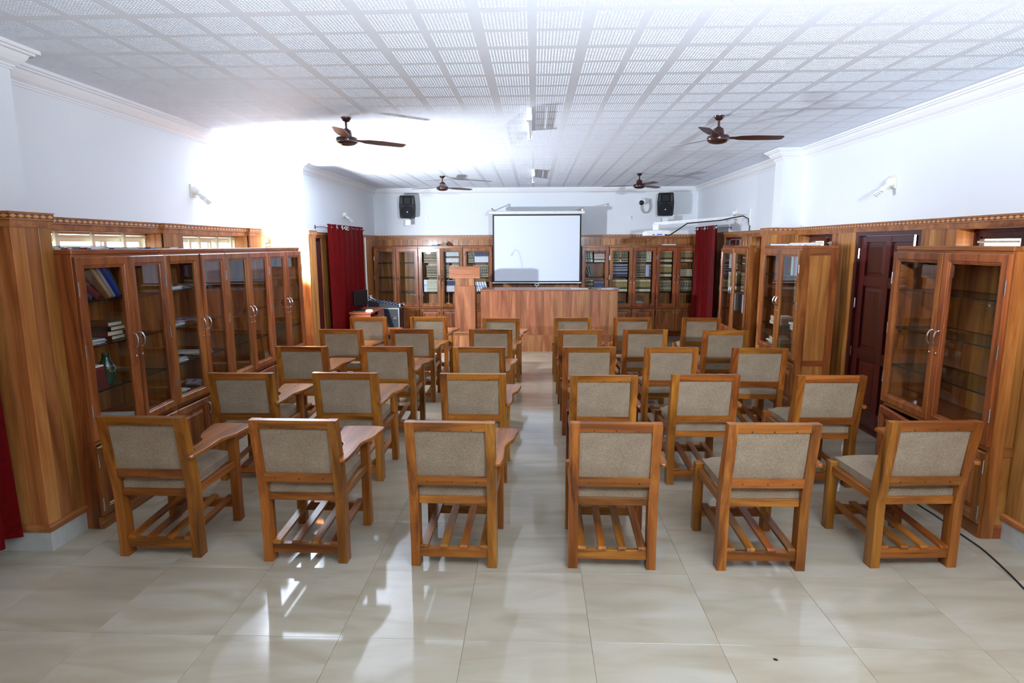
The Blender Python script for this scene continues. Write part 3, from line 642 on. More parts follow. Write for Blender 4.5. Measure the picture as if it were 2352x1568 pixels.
row(c2, hw + .09, c2.w - .085, 1, [('spine_gilt_black', 3), ('spine_two_tone', 5)], '', 'middle shelf behind the ajar door')
row(c2, hw + .09, c2.w - .085, 2, [('spine_navy_white', 8)], '', 'third shelf behind the ajar door')
c3 = cabB['l3']
row(c3, .09, c3.w - .085, 0, [('spine_gilt_black', 4), ('spine_navy_white', 8)], '', 'top shelf of the bookcase behind lectern', .235)
row(c3, .2, c3.w - .085, 1, [('spine_gilt_black', 8)], '', 'middle shelf of the bookcase behind lectern')
for i in range(6): book(c3, .21 + .05 * i, SHELF_Z[2], .038, .16, .20, 'spine_white_blue', 'white-and-blue leaning book, %s from left, behind the desk edge' % ORD[i], lean=-14, group='leaning books behind the desk', z_off=.001)
r1 = cabB['r1']
for i in range(3): book(r1, .085 + .052 * i, SHELF_Z[0], .042, .17, .235, 'spine_green_white', 'green-and-white leaning book, %s from left, beside the screen edge' % ORD[i], lean=-7, group='leaning books by the screen', z_off=.001)
row(r1, .26, r1.w - .075, 0, [('spine_maroon_white', 6)], '', 'top shelf beside the screen edge')
for i, cc in enumerate(('cover_red', 'cover_grey', 'cover_teal')): book(r1, .14 + .034 * i, SHELF_Z[1], .022, .17, .20, cc, 'thin %s book leaning alone on middle shelf beside the screen' % cc[6:], lean=-22 + 4 * i, group='thin leaning books by the screen', z_off=.001)
row(r1, .085, .25, 2, [('spine_brown_gilt', 3)], '', 'third shelf beside the screen')
row(r1, .26, r1.w - .075, 2, [('spine_navy', 6)], '', 'third shelf beside the screen, right part', .215)
r2 = cabB['r2']; hw = r2.w / 2
row(r2, .085, hw - .085, 0, [('spine_gilt_black', 4), ('spine_capped_maroon', 1), ('spine_gilt_black', 4)], '', 'top shelf, left door right of desk', .25)
row(r2, .085, hw - .085, 1, [('spine_navy_bands', 9)], '', 'middle shelf, left door right of desk', .265)
row(r2, .085, hw - .085, 2, [('spine_capped_maroon', 4), ('spine_capped_green', 5)], '', 'third shelf, left door right of desk', .24)
row(r2, hw + .085, r2.w - .085, 0, [('spine_gilt_black', 6), ('spine_pale_gilt', 3)], '', 'top shelf, right door right of desk', .25)
row(r2, hw + .085, hw + .27, 1, [('spine_gilt_black', 5)], '', 'middle shelf, right door right of desk', .24)
book(r2, hw + .275, SHELF_Z[1], .07, .16, .24, 'cover_lilac', 'thick lilac book with a green head on middle shelf right of desk', group='books, middle shelf, right door right of desk')
row(r2, hw + .35, r2.w - .085, 1, [('spine_brown_gilt', 1), ('spine_gilt_black', 1)], '', 'right end of middle shelf right of desk', .24)
row(r2, hw + .085, r2.w - .085, 2, [('spine_capped_green', 9)], '', 'third shelf, right door right of desk', .24)
r3 = cabB['r3']; hw = r3.w / 2
row(r3, .085, hw - .08, 0, [('spine_capped_green', 9)], '', 'top shelf in the right corner', .235)
row(r3, .085, hw - .08, 1, [('spine_capped_green', 9)], '', 'middle shelf in the right corner', .245)
row(r3, .085, hw - .08, 2, [('spine_ornate', 6)], '', 'third shelf in the right corner', .24)
row(r3, hw + .08, r3.w - .07, 0, [('spine_capped_maroon', 7)], '', 'top shelf next to the right curtain', .235)
row(r3, hw + .08, r3.w - .07, 2, [('spine_ornate', 5)], '', 'third shelf next to the right curtain', .24)

def flat_book(loc, rz, w, d, t, cover, label, cat='book', name='book', group=None, pages='pages', parts=False):
    """closed book or magazine lying flat: covers above and below a page block"""
    mb = MB(); e = min(.004, t * .16)
    mb.box(-w / 2, w / 2, -d / 2, d / 2, 0, e); mb.box(-w / 2, w / 2, -d / 2, d / 2, t - e, t); mb.box(-w / 2, -w / 2 + e, -d / 2, d / 2, e, t - e)
    mb.box(-w / 2 + e, w / 2 - .003, -d / 2 + .003, d / 2 - .003, e, t - e, mi=1)
    return tag(mb.build(name, [M[cover], M[pages]], None, loc, (0, 0, rz)), label, cat, group)
def stack(cab, x, y, z, items, where, turn=6, thing_word='book'):
    for i, (w, d, t, cover, desc) in enumerate(items):
        pos = 'bottom' if i == 0 else ('top' if i == len(items) - 1 else ORD[i] + ' from bottom')
        flat_book(cab.P(x + rnd.uniform(-.012, .012), y, z + .001), cab.rz + R(rnd.uniform(-turn, turn)), w, d, t, cover, '%s %s, %s of the pile %s' % (desc, thing_word, pos, where), thing_word, thing_word, 'pile ' + where, 'pages' if thing_word == 'book' else 'paper')
        z += t + .0006
stack(r3, hw + .22, .2, SHELF_Z[1], [(.26, .17, .036, 'spine_ornate', 'dark gilt')] * 4, 'next to the right curtain', 1)
stack(r2, hw + .23, .18, SHELF_Z[3], [(.22, .16, .02, 'cover_cream', 'cream'), (.21, .15, .018, 'cover_black', 'black'), (.2, .15, .022, 'cover_royal', 'royal blue'), (.12, .1, .012, 'cover_silver', 'silver')], 'on the bottom board right of desk')
# black case lying on the bottom board
tag(MB().prism([(-.12, 0), (.12, 0), (.12, .05), (.06, .055), (-.06, .075), (-.10, .06), (-.12, .03)], 1, -.06, .06).build('camera_case', M['black_vinyl'], None, r2.P(.22, .18, SHELF_Z[3] + .001), (0, 0, 0)), 'small black soft case on the bottom board right of desk', 'case')
l1 = cabB['l1']
tag(MB().box(-.07, .07, -.05, .05, 0, .022, .006).build('white_box', M['white_plastic'], None, l1.P(.66, .18, SHELF_Z[3] + .001), (0, 0, R(14))), 'small white router box on the bottom board of the empty bookcase', 'router')
tag(MB().box(-.11, .11, -.07, .07, 0, .026, .004).build('paper_packet', M['paper'], None, c2.P(.28, .15, SHELF_Z[3] + .001), (0, 0, 0)), 'flat white packet of paper at the bottom left of the lectern', 'packet')
tag(MB().box(-.04, .04, -.04, .04, 0, .04, .006).build('tissue_box', M['paper'], None, c2.P(.57, .12, SHELF_Z[3] + .001), (0, 0, 0)), 'small white carton at the foot of the ajar bookcase door', 'carton')

# left bookcase contents
A = cabL[0]; B = cabL[1]; C_ = cabL[2]
for i, (x, t, h, cc, ln, y) in enumerate(((.185, .034, .17, 'cover_navy', 58, .04), (.255, .048, .24, 'cover_maroon', 52, .05), (.335, .040, .25, 'cover_brown', 46, .05), (.392, .030, .26, 'cover_tan', 38, .06), (.432, .024, .25, 'cover_grey', 36, .06), (.468, .034, .28, 'cover_royal', 33, .05), (.512, .020, .27, 'cover_dark_green', 31, .06))):
    book(A, x, SHELF_Z[0], t, .17, h, cc, '%s book tumbled sideways, %s in the leaning heap on the top left shelf' % (cc[6:].replace('_', ' '), ORD[i]), lean=-ln, y=y, group='leaning heap on the top left shelf', z_off=.001)
stack(A, .44, .18, SHELF_Z[1], [(.15, .21, .030, 'cover_black', 'thick black'), (.15, .22, .034, 'cover_maroon', 'thick maroon'), (.16, .22, .030, 'cover_black', 'thick dark'), (.15, .2, .030, 'cover_brown', 'thick brown'), ], 'on the nearest left bookcase middle shelf', 4)
stack(A, .21, .20, SHELF_Z[1], [(.21, .28, .006, 'magazine_a', 'white printed'), (.21, .28, .007, 'magazine_b', 'blue printed'), (.2, .27, .006, 'cover_silver', 'silver'), (.2, .28, .012, 'cover_grey', 'grey')], 'in the nearest left bookcase', 14, 'magazine')
box_ = tag(MB().prism([(0, 0), (.15, 0), (.135, .06), (.12, .15), (0, .155)], 1, 0, .13).build('carton', M['cover_maroon'], None, A.P(.12, .05, SHELF_Z[2] + .001), (0, 0, A.rz)), 'dark maroon carton with worn white edge on the lower left shelf', 'carton')
MB().box(.01, .12, -.001, .131, .148, .158).build('flap', M['paper'], box_)
bt = tag(MB().lathe([(.0, 0), (.045, .0), (.052, .02), (.055, .08), (.048, .13), (.03, .17), (.024, .19), (.026, .2), (.026, .215), (0, .215)], 20).build('bottle', M['bottle_green'], None, A.P(.38, .13, SHELF_Z[2] + .001), smooth=True), 'dark green bottle with a ring of white dots on the lower left shelf', 'bottle')
for k in range(14):
    a = 2 * math.pi * k / 14; MB().lathe([(0, -.003), (.0035, 0), (0, .003)], 6, (math.cos(a) * .022, 0, math.sin(a) * .022)).build('white_dot', M['white_plastic'], bt, (.0, 0, 0)).matrix_local = Matrix.Translation((.05, -.014, .105)) @ Matrix.Rotation(R(70), 4, 'Z')
stack(A, .45, .20, SHELF_Z[3], [(.21, .28, .005, 'paper', 'white paper'), (.21, .28, .005, 'magazine_a', 'printed'), (.2, .26, .004, 'paper', 'plain white')], 'at the foot of the nearest left bookcase', 20, 'magazine')
for j, nn in ((0, 4), (1, 5), (2, 4), (3, 5)):
    stack(B, .25, .20, SHELF_Z[j], [(.20, .27, .006, ('magazine_a', 'magazine_b', 'paper', 'cover_silver', 'cover_navy')[(i + j) % 5], ('white printed', 'blue printed', 'plain white', 'silver', 'navy')[(i + j) % 5]) for i in range(nn)], '%s left, second left bookcase' % ('on top shelf', 'on middle shelf', 'on third shelf', 'on bottom board')[j], 22, 'magazine')
    stack(B, .64, .20, SHELF_Z[j], [(.20, .27, .006, ('magazine_b', 'paper', 'magazine_a')[(i + j) % 3], ('blue printed', 'plain white', 'white printed')[(i + j) % 3]) for i in range(3)], '%s right, second left bookcase' % ('on top shelf', 'on middle shelf', 'on third shelf', 'on bottom board')[j], 22, 'magazine')
# on top of the bookcases
stack(A, .33, .2, 1.83, [(.21, .29, .010, 'magazine_a', 'thick white'), (.21, .28, .007, 'magazine_a', 'white printed'), (.2, .28, .005, 'magazine_b', 'blue printed')], 'on top of the nearest left bookcase', 20, 'magazine')
stack(A, .66, .2, 1.83, [(.2, .28, .007, 'cover_navy', 'navy'), (.21, .28, .006, 'cover_black', 'black')], 'atop the left bookcase, far end', 25, 'magazine')
stack(B, .25, .2, 1.83, [(.2, .28, .006, 'magazine_b', 'blue printed'), (.2, .28, .005, 'magazine_a', 'white printed')], 'atop the second left bookcase', 25, 'magazine')
Rb = cabR[1]; Rc = cabR[2]
flat_book(Rb.P(.34, .15, 1.831), Rb.rz + .3, .36, .23, .018, 'cover_sky', 'sky-blue folder lying on top of the middle right bookcase', 'folder', 'folder', None, 'paper')
stack(Rb, .72, .14, 1.83, [(.30, .22, .012, 'magazine_a', 'white printed'), (.28, .21, .016, 'paper', 'plain white')], 'atop the middle right bookcase', 20, 'magazine')
# right middle bookcase
hw = Rb.w / 2
row(Rb, hw + .09, hw + .38, 0, [('cover_silver', 2), ('cover_lime', 1), ('cover_red', 1), ('cover_sky', 2), ('cover_cream', 2), ('cover_black', 4)], '', 'top shelf beside the maroon door', .25)
row(Rb, hw + .22, hw + .42, 1, [('spine_ornate', 6)], '', 'middle shelf beside the maroon door', .2)
stack(Rb, hw + .34, .13, SHELF_Z[2], [(.2, .2, .02, 'paper', 'white'), (.2, .19, .022, 'magazine_a', 'printed'), (.19, .2, .018, 'cover_silver', 'silver'), (.18, .2, .02, 'paper', 'white')], 'on the third shelf beside the maroon door', 14)
stack(Rb, .32, .13, SHELF_Z[2], [(.19, .2, .03, 'paper', 'white'), (.19, .19, .03, 'cover_red', 'red'), (.18, .2, .03, 'paper', 'white')], 'third shelf left, beside maroon door', 8)
stack(Rb, .28, .13, SHELF_Z[3], [(.2, .2, .02, 'cover_cream', 'cream'), (.2, .2, .02, 'magazine_a', 'printed'), (.19, .2, .022, 'cover_yellow', 'yellow'), (.2, .2, .02, 'paper', 'white'), (.2, .18, .03, 'cover_tan', 'tan')], 'on the bottom board beside the maroon door', 18)
hw = Rc.w / 2
row(Rc, .09, hw - .09, 0, [('cover_silver', 4), ('spine_gilt_black', 7)], '', 'top shelf left door beyond the right pilaster', .25)
row(Rc, hw + .09, Rc.w - .12, 0, [('spine_brown_gilt', 11)], '', 'top shelf right door beyond the right pilaster', .25)
row(Rc, .09, hw - .09, 1, [('spine_pale_gilt', 3), ('spine_capped_green', 8)], '', 'middle shelf left door beyond the right pilaster', .24)
row(Rc, hw + .09, Rc.w - .12, 1, [('spine_gilt_black', 5), ('cover_grey', 3), ('cover_yellow', 1), ('cover_navy', 2)], '', 'middle shelf right door beyond the right pilaster', .24)
row(Rc, hw - .25, hw - .1, 2, [('cover_silver', 2), ('cover_grey', 2)], '', 'third shelf left door beyond the right pilaster', .24)
row(Rc, hw + .17, hw + .46, 2, [('cover_silver', 3), ('cover_black', 3), ('cover_grey', 4)], '', 'third shelf right door beyond the right pilaster', .25)
# back cabinets: tops
cl = MB()
def cloth(u, v):
    a, b = u * 2 - 1, v * 2 - 1; r = math.hypot(a, b)
    return (a * .11, b * .07, max(.002, .055 * (1 - r ** 2) * (1 + .5 * math.sin(9 * u + 5 * v)) + .008 * math.sin(14 * u) * math.cos(11 * v)))
tag(cl.grid(14, 10, cloth).build('dust_cloth', M['cover_tan'], None, (-1.86, BY + .12, 1.831), smooth=True), 'crumpled tan cloth on top of the back bookcase left of the lectern', 'cloth')
tag(MB().box(-.06, .06, -.04, .04, 0, .028, .01).build('sponge', M['cover_sky'], None, (-2.02, BY + .06, 1.831), (0, 0, .4)), 'small blue sponge beside the tan cloth on the back bookcase', 'sponge')
tag(MB().box(-.13, .13, -.08, .08, 0, .022, .006).build('white_box', M['white_plastic'], None, (2.72, BY + .15, 1.831)), 'flat white box on top of the right back bookcase', 'box')
# ------------------------------------------------------------------ writing-tablet chairs
def back_y(z): return 0.0 if z < .40 else -(z - .40) / .49 * .075
def make_chair():
    o = thing('tablet_chair', '', 'chair', group='writing-tablet chairs in five rows'); T = M['teak_z']; TX = M['teak_x']; TY = M['teak_y']
    post = [(0, 0), (.072, 0), (.070, .40), (.058, .52), (back_y(.89) + .052, .89), (back_y(.89), .89), (-.001, .40)]
    for a in (-.25, .197): MB().prism(post, 0, a, a + .053).build('leg', T, o)
    MB().box(-.25, -.197, .490, .548, 0, .462, .003).build('leg', T, o); MB().box(.197, .25, .490, .548, 0, .636, .003).build('leg', T, o)
    def lean_bar(z0, z1, y0, y1): return [(back_y(z0) + y0, z0), (back_y(z0) + y1, z0), (back_y(z1) + y1, z1), (back_y(z1) + y0, z1)]
    MB().prism(lean_bar(.840, .8895, .002, .046), 0, -.197, .197).build('top_rail', TX, o)
    MB().prism(lean_bar(.508, .562, -.004, .034), 0, -.199, .199).build('lower_back_rail', TX, o)
    bc = MB(); zs = [.562 + .278 * k / 8 for k in range(9)]
    def bf(u, v):
        z = .548 + .292 * v; return (-.197 + .394 * u, back_y(z) + .012 - .004 * (1 - (2 * u - 1) ** 4) * (1 - (2 * v - 1) ** 4), z)
    def bb(u, v):
        z = .548 + .292 * v; return (-.197 + .394 * u, back_y(z) + .03 + .03 * (max(0, 1 - (2 * u - 1) ** 6) * max(0, 1 - (2 * v - 1) ** 6)) ** .5, z)
    bc.grid(8, 8, bf); bc.grid(8, 8, bb); bc.build('back_cushion', M['fabric'], o, smooth=True)
    MB().box(-.197, .197, .012, .050, .384, .430, .002).build('seat_rail', TX, o); MB().box(-.197, .197, .498, .536, .384, .430, .002).build('seat_rail', TX, o)
    for a in (-.240, .206): MB().box(a, a + .034, .068, .492, .384, .430, .002).build('seat_rail', TY, o)
    MB().pillow(-.200, .200, .022, .545, .4305, .510, .045, 10).build('seat_cushion', M['fabric'], o, smooth=True)
    MB().box(-.197, .197, .010, .046, .056, .112, .002).build('foot_rail', TX, o); MB().box(-.197, .197, .500, .536, .096, .152, .002).build('foot_rail', TX, o)
    for k in range(4):
        x = -.172 + k * .115
        MB().prism([(.004, .1125), (.542, .1525), (.542, .1700), (.530, .1700), (.016, .1315), (.004, .122)], 0, x - .0225, x + .0225).build('foot_slat', TY, o)
    tab = [(.245, -.045), (.283, -.045), (.290, .05), (.288, .15), (.286, .24), (.304, .31), (.329, .37), (.337, .46), (.346, .552), (.324, .588), (.20, .600), (.086, .590), (.072, .560), (.085, .45), (.105, .36), (.135, .29), (.175, .24), (.192, .17), (.198, .06), (.245, .05)]
    sm = []
    for i in range(len(tab)):
        p0, p1, p2, p3 = (Vector(tab[(i + k) % len(tab)]) for k in (-1, 0, 1, 2))
        for tt in (0, .34, .67):
            sm.append(tuple(.5 * ((2 * p1) + (p2 - p0) * tt + (2 * p0 - 5 * p1 + 4 * p2 - p3) * tt ** 2 + (3 * p1 - p0 - 3 * p2 + p3) * tt ** 3)))
    mb = MB(); c = Vector((.22, .3)); n = len(sm)
    rings = [(.0, .640), (.0, .652), (.004, .6595), (.008, .660)]
    def inset(p, d): v = c - Vector(p); return Vector(p) + v.normalized() * d
    V = []
    for d, z in rings: V += [(*inset(p, d), z) for p in sm]
    mb.add(V, [(i * n + k, i * n + (k + 1) % n, (i + 1) * n + (k + 1) % n, (i + 1) * n + k) for i in range(len(rings) - 1) for k in range(n)] + [tuple(range(n))[::-1], tuple((len(rings) - 1) * n + k for k in range(n))])
    mb.build('writing_tablet', TY, o)
    return o
nail_me = MB().lathe([(.0045, 0), (.0035, .0015), (0, .002)], 8, axis='y').xf(Matrix.Rotation(math.pi, 4, 'Z')).mesh('nail', M['nail_iron'])
CH_POS = [[(-2.246, 3.315, -0.5), (-1.345, 3.276, -1.1), (-0.462, 3.252, -1.5), (0.451, 3.256, -0.8), (1.300, 3.260, 1.0), (2.190, 3.320, 2.8)],
          [(-2.245, 4.506, 0.5), (-1.444, 4.529, -1.2), (-0.460, 4.516, -0.6), (0.523, 4.472, -0.4), (1.283, 4.516, 0.4), (2.192, 4.490, 1.0)],
          [(-2.245, 5.730, 0.5), (-1.413, 5.741, 0.3), (-0.522, 5.714, -0.7), (0.527, 5.731, -0.1), (1.300, 5.727, 0.4), (2.116, 5.695, -2.0)],
          [(-2.238, 6.919, 0.3), (-1.419, 6.956, 0.2), (-0.499, 6.953, -1.0), (0.531, 6.907, 0.3), (1.274, 6.936, 0.4), (2.162, 6.872, 0.3)],
          [(-2.254, 8.139, 0.2), (-1.428, 8.142, 0.2), (-0.437, 8.035, -1.2), (0.521, 8.086, 0.2), (1.310, 8.084, -0.4), (2.222, 8.083, -1.0)]]
ROWN = ['front row nearest the camera', 'second row from the camera', 'middle row', 'fourth row from the camera', 'last row nearest the desk']
COLN = ['at the left end', 'second from the left', 'left of the aisle', 'right of the aisle', 'second from the right', 'at the right end']
chair0 = make_chair()
for j, rw in enumerate(CH_POS):
    for i, (x, y, a) in enumerate(rw):
        lab = 'teak writing-tablet chair with beige cushion, %s, %s' % (ROWN[j], COLN[i])
        if i == j == 0: c = chair0; c.location = (x, y, 0); c.rotation_euler = (0, 0, R(a)); c['label'] = lab
        else: c = dup(chair0, (x, y, 0), R(a), lab)
        if j < 3:
            for ch in c.children:
                if ch.name.startswith('top_rail'):
                    for u in (-.12, .0, .12): put('nail', nail_me, ch, (u, back_y(.846) + .0018, .846))
                if ch.name.startswith('lower_back_rail'):
                    for u in (-.14, .0, .14): put('nail', nail_me, ch, (u, back_y(.53) - .0042, .53))

# ------------------------------------------------------------------ dais, desk, lectern
DYF = 10.46; DH = .30
dais = thing('stage_platform', 'low teak-clad platform under the desk and lectern', 'platform', (0, DYF, 0))
DX0, DX1 = -1.455, 1.62
MB().box(DX0 + .02, DX1 - .02, .02, 1.45, 0, DH - .018).build('core', M['desk_x'], dais)
n = 23
for k in range(n): MB().box(DX0 + (DX1 - DX0) * k / n + .0006, DX0 + (DX1 - DX0) * (k + 1) / n - .0006, 0, .02, 0, DH - .018, .0015).build('plank', M['desk_z'], dais)
for k in range(11): MB().box(DX0, DX1, 1.47 * k / 11 + .0005, 1.47 * (k + 1) / 11 - .0005, DH - .018, DH, .0015).build('deck_board', M['desk_x'], dais)
for s in (DX0, DX1 - .02): MB().box(s, s + .02, .02, 1.45, 0, DH - .018).build('side_board', M['desk_y'], dais)
desk = thing('presentation_desk', 'long teak desk with a planked front below the projection screen', 'desk', (0, DYF + .004, DH))
KX0, KX1 = -.925, 1.445; DT = .785
n = 16; xs = [KX0]
while xs[-1] < KX1 - .1: xs.append(xs[-1] + rnd.choice((.11, .15, .17, .2)))
xs[-1] = KX1
for a, b in zip(xs[:-1], xs[1:]): MB().box(a + .0006, b - .0006, 0, .02, .001, DT - .022, .0015).build('front_plank', M['desk_z'], desk)
MB().box(KX0 - .008, KX1 + .018, -.014, .62, DT - .022, DT, .005).build('desk_top', M['desk_x'], desk)
for a in (KX0, KX1 - .02): MB().box(a, a + .02, .02, .58, .001, DT - .022).build('side_panel', M['desk_z'], desk)
MB().box(KX0 + .02, KX1 - .02, .02, .5, .3, .32).build('inner_shelf', M['desk_x'], desk)
flat_book((1.22, DYF + .22, DH + DT + .001), R(8), .3, .4, .006, 'newspaper', 'folded newspaper lying on the right end of the desk', 'newspaper', 'newspaper', None, 'paper')
flat_book((1.34, DYF + .17, DH + DT + .008), R(-12), .28, .3, .006, 'magazine_a', 'printed magazine on top of the newspaper on the desk', 'magazine', 'magazine', None, 'paper')
tag(MB().box(-.15, .15, -.11, .11, 0, .004).build('paper_sheet', M['paper'], None, (.80, DYF + .2, DH + DT + .001)), 'white sheet of paper lying on the desk top', 'paper')
lec = thing('lectern', 'teak lectern with a box head left of the desk', 'lectern', (-1.215, DYF + .12, DH))
MB().box(-.182, .182, 0, .30, .0, .84, .003).build('body', M['desk_z'], lec)
MB().box(-.165, .165, .012, .29, .84, .975, .003).build('neck', M['desk_z'], lec)
hd = MB().prism([(-.01, .975), (.38, .975), (.38, 1.06), (-.01, 1.172)], 0, -.268, .268).build('head_box', M['desk_x'], lec)
MB().prism([(.0, 1.1735), (.37, 1.066), (.37, 1.078), (.0, 1.186)], 0, -.25, .25).build('reading_board', M['desk_x'], lec)
MB().box(-.2, .2, -.012, .32, 0.001, .035, .004).build('base', M['desk_x'], lec)
mic = thing('gooseneck_microphone', 'thin gooseneck microphone rising from the lectern head', 'microphone', (-1.05, DYF + .30, DH + 1.152))
MB().lathe([(0, 0), (.03, 0), (.03, .012), (.012, .02), (0, .02)], 14).build('base', M['black_plastic'], mic, (0, 0, -.006))
pts = [(0, 0, .01), (-.01, 0, .12), (-.03, 0, .2), (-.06, -.01, .26), (-.10, -.03, .285), (-.14, -.05, .27), (-.17, -.07, .235)]
MB().tube(pts, .0035, 6).build('neck', M['black_plastic'], mic, smooth=True)
MB().tube([pts[-1], (-.20, -.09, .205)], [.006, .008], 8).build('capsule', M['chrome'], mic, smooth=True)

# ------------------------------------------------------------------ projection screen
ps = thing('projection_screen', 'pull-down white projection screen with black border above the desk', 'projection screen', (.055, 12.14, 0))
SW = .875
MB().lathe([(0, -.94), (.030, -.94), (.034, -.935), (.034, .935), (.030, .94), (0, .94)], 16, (0, 0, 2.475), 'x').build('roller_case', M['white_plastic'], ps, smooth=True)
MB().box(-SW, SW, .0, .003, 1.105, 2.45).build('border', M['border_black'], ps)
MB().box(-SW + .03, SW - .03, -.0015, .0, 1.135, 2.415).build('screen_fabric', M['screen_white'], ps)
MB().tube([(-SW - .01, 0, 1.098), (SW + .01, 0, 1.098)], .012, 10).build('bottom_bar', M['white_plastic'], ps, smooth=True)
MB().tube([(.04 * math.cos(2 * math.pi * k / 20), -.012, 1.062 + .022 * math.sin(2 * math.pi * k / 20)) for k in range(20)], .005, 6, True).build('pull_ring', M['white_plastic'], ps, smooth=True)
MB().tube([(0, -.012, 1.04), (0, -.012, .995)], .004, 6).build('pull_cord', M['white_plastic'], ps)
for s in (-1, 1):
    br = MB().box(s * .885 - .012, s * .885 + .012, -.01, .01, 2.49, 2.56).build('bracket', M['steel'], ps)
    MB().box(s * .885 - .012, s * .885 + .012, -.01, YB - 12.14, 2.545, 2.56).build('bracket_arm', M['steel'], br)

# ------------------------------------------------------------------ loudspeakers on wall brackets
def speaker(label, x, z, turn):
    o = thing('loudspeaker', label, 'loudspeaker', (x, 12.46, z), R(turn), 'wall loudspeakers')
    out = [(-.135, 0), (-.155, .03), (-.165, .25), (-.150, .44), (-.13, .46), (.13, .46), (.150, .44), (.165, .25), (.155, .03), (.135, 0)]
    sm = MB(); V = []
    for y, s_ in ((.0, .94), (.015, 1.0), (.14, .96), (.22, .72), (.235, .66)): V += [(px * s_, y, .23 + (pz - .23) * (s_ if y > .1 else (.985 if y == 0 else 1))) for px, pz in out]
    m = len(out); sm.add(V, [(i * m + k, (i + 1) * m + k, (i + 1) * m + (k + 1) % m, i * m + (k + 1) % m) for i in range(4) for k in range(m)] + [tuple(range(m)), tuple(4 * m + k for k in range(m))[::-1]])
    sm.build('cabinet', M['black_plastic'], o)
    MB().rects(-.085, .085, .27, .435, [(0, -.003), (.0, -.008), (.006, -.008), (.062, .03), (.07, .03)], closed=False).add([(-.015, .03, .34), (.015, .03, .34), (.015, .03, .365), (-.015, .03, .365)], [(0, 1, 2, 3)]).build('horn', M['black_grille'], o)
    g = MB().lathe([(0, .012), (.125, .010), (.132, .004), (.132, 0)], 32, (0, -.004, .135), 'y').xf(Matrix.Diagonal((1, -1, .93, 1))).build('woofer_grille', M['black_grille'], o, smooth=True)
    MB().lathe([(0, .004), (.015, .003), (.016, 0)], 18, (0, -.0155, .135), 'y').xf(Matrix.Diagonal((1, 1, .93, 1))).build('emblem', M['black_vinyl'], g, (0, -.001, 0))
    MB().lathe([(0, .002), (.011, .001)], 16, (0, -.019, .128), 'y').build('emblem_disc', M['white_plastic'], g, (0, -.001, 0)); MB().box(-.010, .010, -.0215, -.0195, .113, .121).build('emblem_bar', M['orange_print'], g, (0, -.001, 0))
    for s in (-1, 1): MB().box(s * .117 - .014, s * .117 + .014, -.006, .0, .285, .42, .003).build('port', M['black_vinyl'], o)
    b = MB().box(-.055, .055, .06, .10, -.14, -.02, .003).build('wall_bracket', M['white_plastic'], o); MB().box(-.02, .02, .08, .3, -.1, -.07).build('bracket_arm', M['white_plastic'], b)
    MB().tube([(0, .12, -.14), (0, .12, .01)], .017, 10).build('bracket_pole', M['white_plastic'], b)
speaker('black loudspeaker on a white bracket left of the screen', -2.575, 2.39, 6)
speaker('black loudspeaker on a white bracket right of the screen', 2.625, 2.41, -14)
tag(MB().box(-.03, .03, 0, .025, -.035, .035, .004).build('wall_outlet', M['white_plastic'], None, (-2.25, YB - .0255, 2.42)), 'small white outlet with a black plug right of the left loudspeaker', 'outlet')
tag(MB().box(-.03, .03, 0, .025, -.035, .035, .004).build('wall_outlet', M['white_plastic'], None, (1.98, YB - .0255, 2.40)), 'small white outlet on the back wall above the projector', 'outlet')
# CCTV camera
cc = thing('security_camera', 'white dome security camera high on the back wall', 'camera', (2.22, YB - .09, 2.72))
MB().lathe([(.055, .09), (.055, .0), (.05, -.02), (0, -.02)], 18, (0, 0, 0), 'y').build('housing', M['white_plastic'], cc, smooth=True)
MB().lathe([(.05, 0), (.046, .02), (.034, .038), (.016, .047), (0, .049)], 18, (0, 0, 0), 'y').xf(Matrix.Rotation(R(200), 4, 'Z') @ Matrix.Rotation(R(0), 4, 'X')).build('dome', M['black_vinyl'], cc, (-.03, -.015, -.03), smooth=True)
pts = [(.0, .06, .06)] + [(.07 + .09 * math.cos(a), .05, -.10 + .13 * math.sin(a)) for a in [R(q) for q in range(150, 400, 20)]] + [(.16, .075, .05)]
MB().tube(pts, .012, 8).build('cable', M['grey_plastic'], cc, smooth=True)

# ------------------------------------------------------------------ projector on a long wall arm
pm = thing('projector_wall_mount', 'long white wall arm reaching from the right wall to the projector', 'bracket', (3.36, 9.74, 2.275))
MB().box(-.022, -.0005, -.06, .06, -.14, .12, .004).build('wall_plate', M['white_plastic'], pm)
MB().add(*(lambda a, b, h: ([(a[0], a[1] - h, a[2] - h), (a[0], a[1] + h, a[2] - h), (a[0], a[1] + h, a[2] + h), (a[0], a[1] - h, a[2] + h), (b[0], b[1] - h, b[2] - h), (b[0], b[1] + h, b[2] - h), (b[0], b[1] + h, b[2] + h), (b[0], b[1] - h, b[2] + h)], [(0, 1, 2, 3), (7, 6, 5, 4), (0, 4, 5, 1), (1, 5, 6, 2), (2, 6, 7, 3), (3, 7, 4, 0)]))((-.02, 0, .0), (-1.48, 0, -.11), .023)).build('arm', M['white_plastic'], pm)
MB().tube([(-.03, 0, -.12), (-.35, 0, -.03)], .008, 8).build('stay', M['white_plastic'], pm)
MB().box(-1.49, -1.41, -.04, .04, -.205, -.11, .004).build('drop_plate', M['white_plastic'], pm)
pj = thing('projector', 'white projector hanging from the wall arm right of the screen', 'projector', (1.925, 9.74, 1.985), R(6))
MB().prism([(-.185, 0), (.185, 0), (.185, .055), (.16, .078), (-.16, .078), (-.185, .055)], 1, -.13, .13).build('body', M['white_plastic'], pj)
MB().lathe([(0, -.03), (.035, -.03), (.04, 0), (.04, .02)], 18, (-.1, .13, .04), 'y').build('lens', M['black_plastic'], pj, smooth=True)
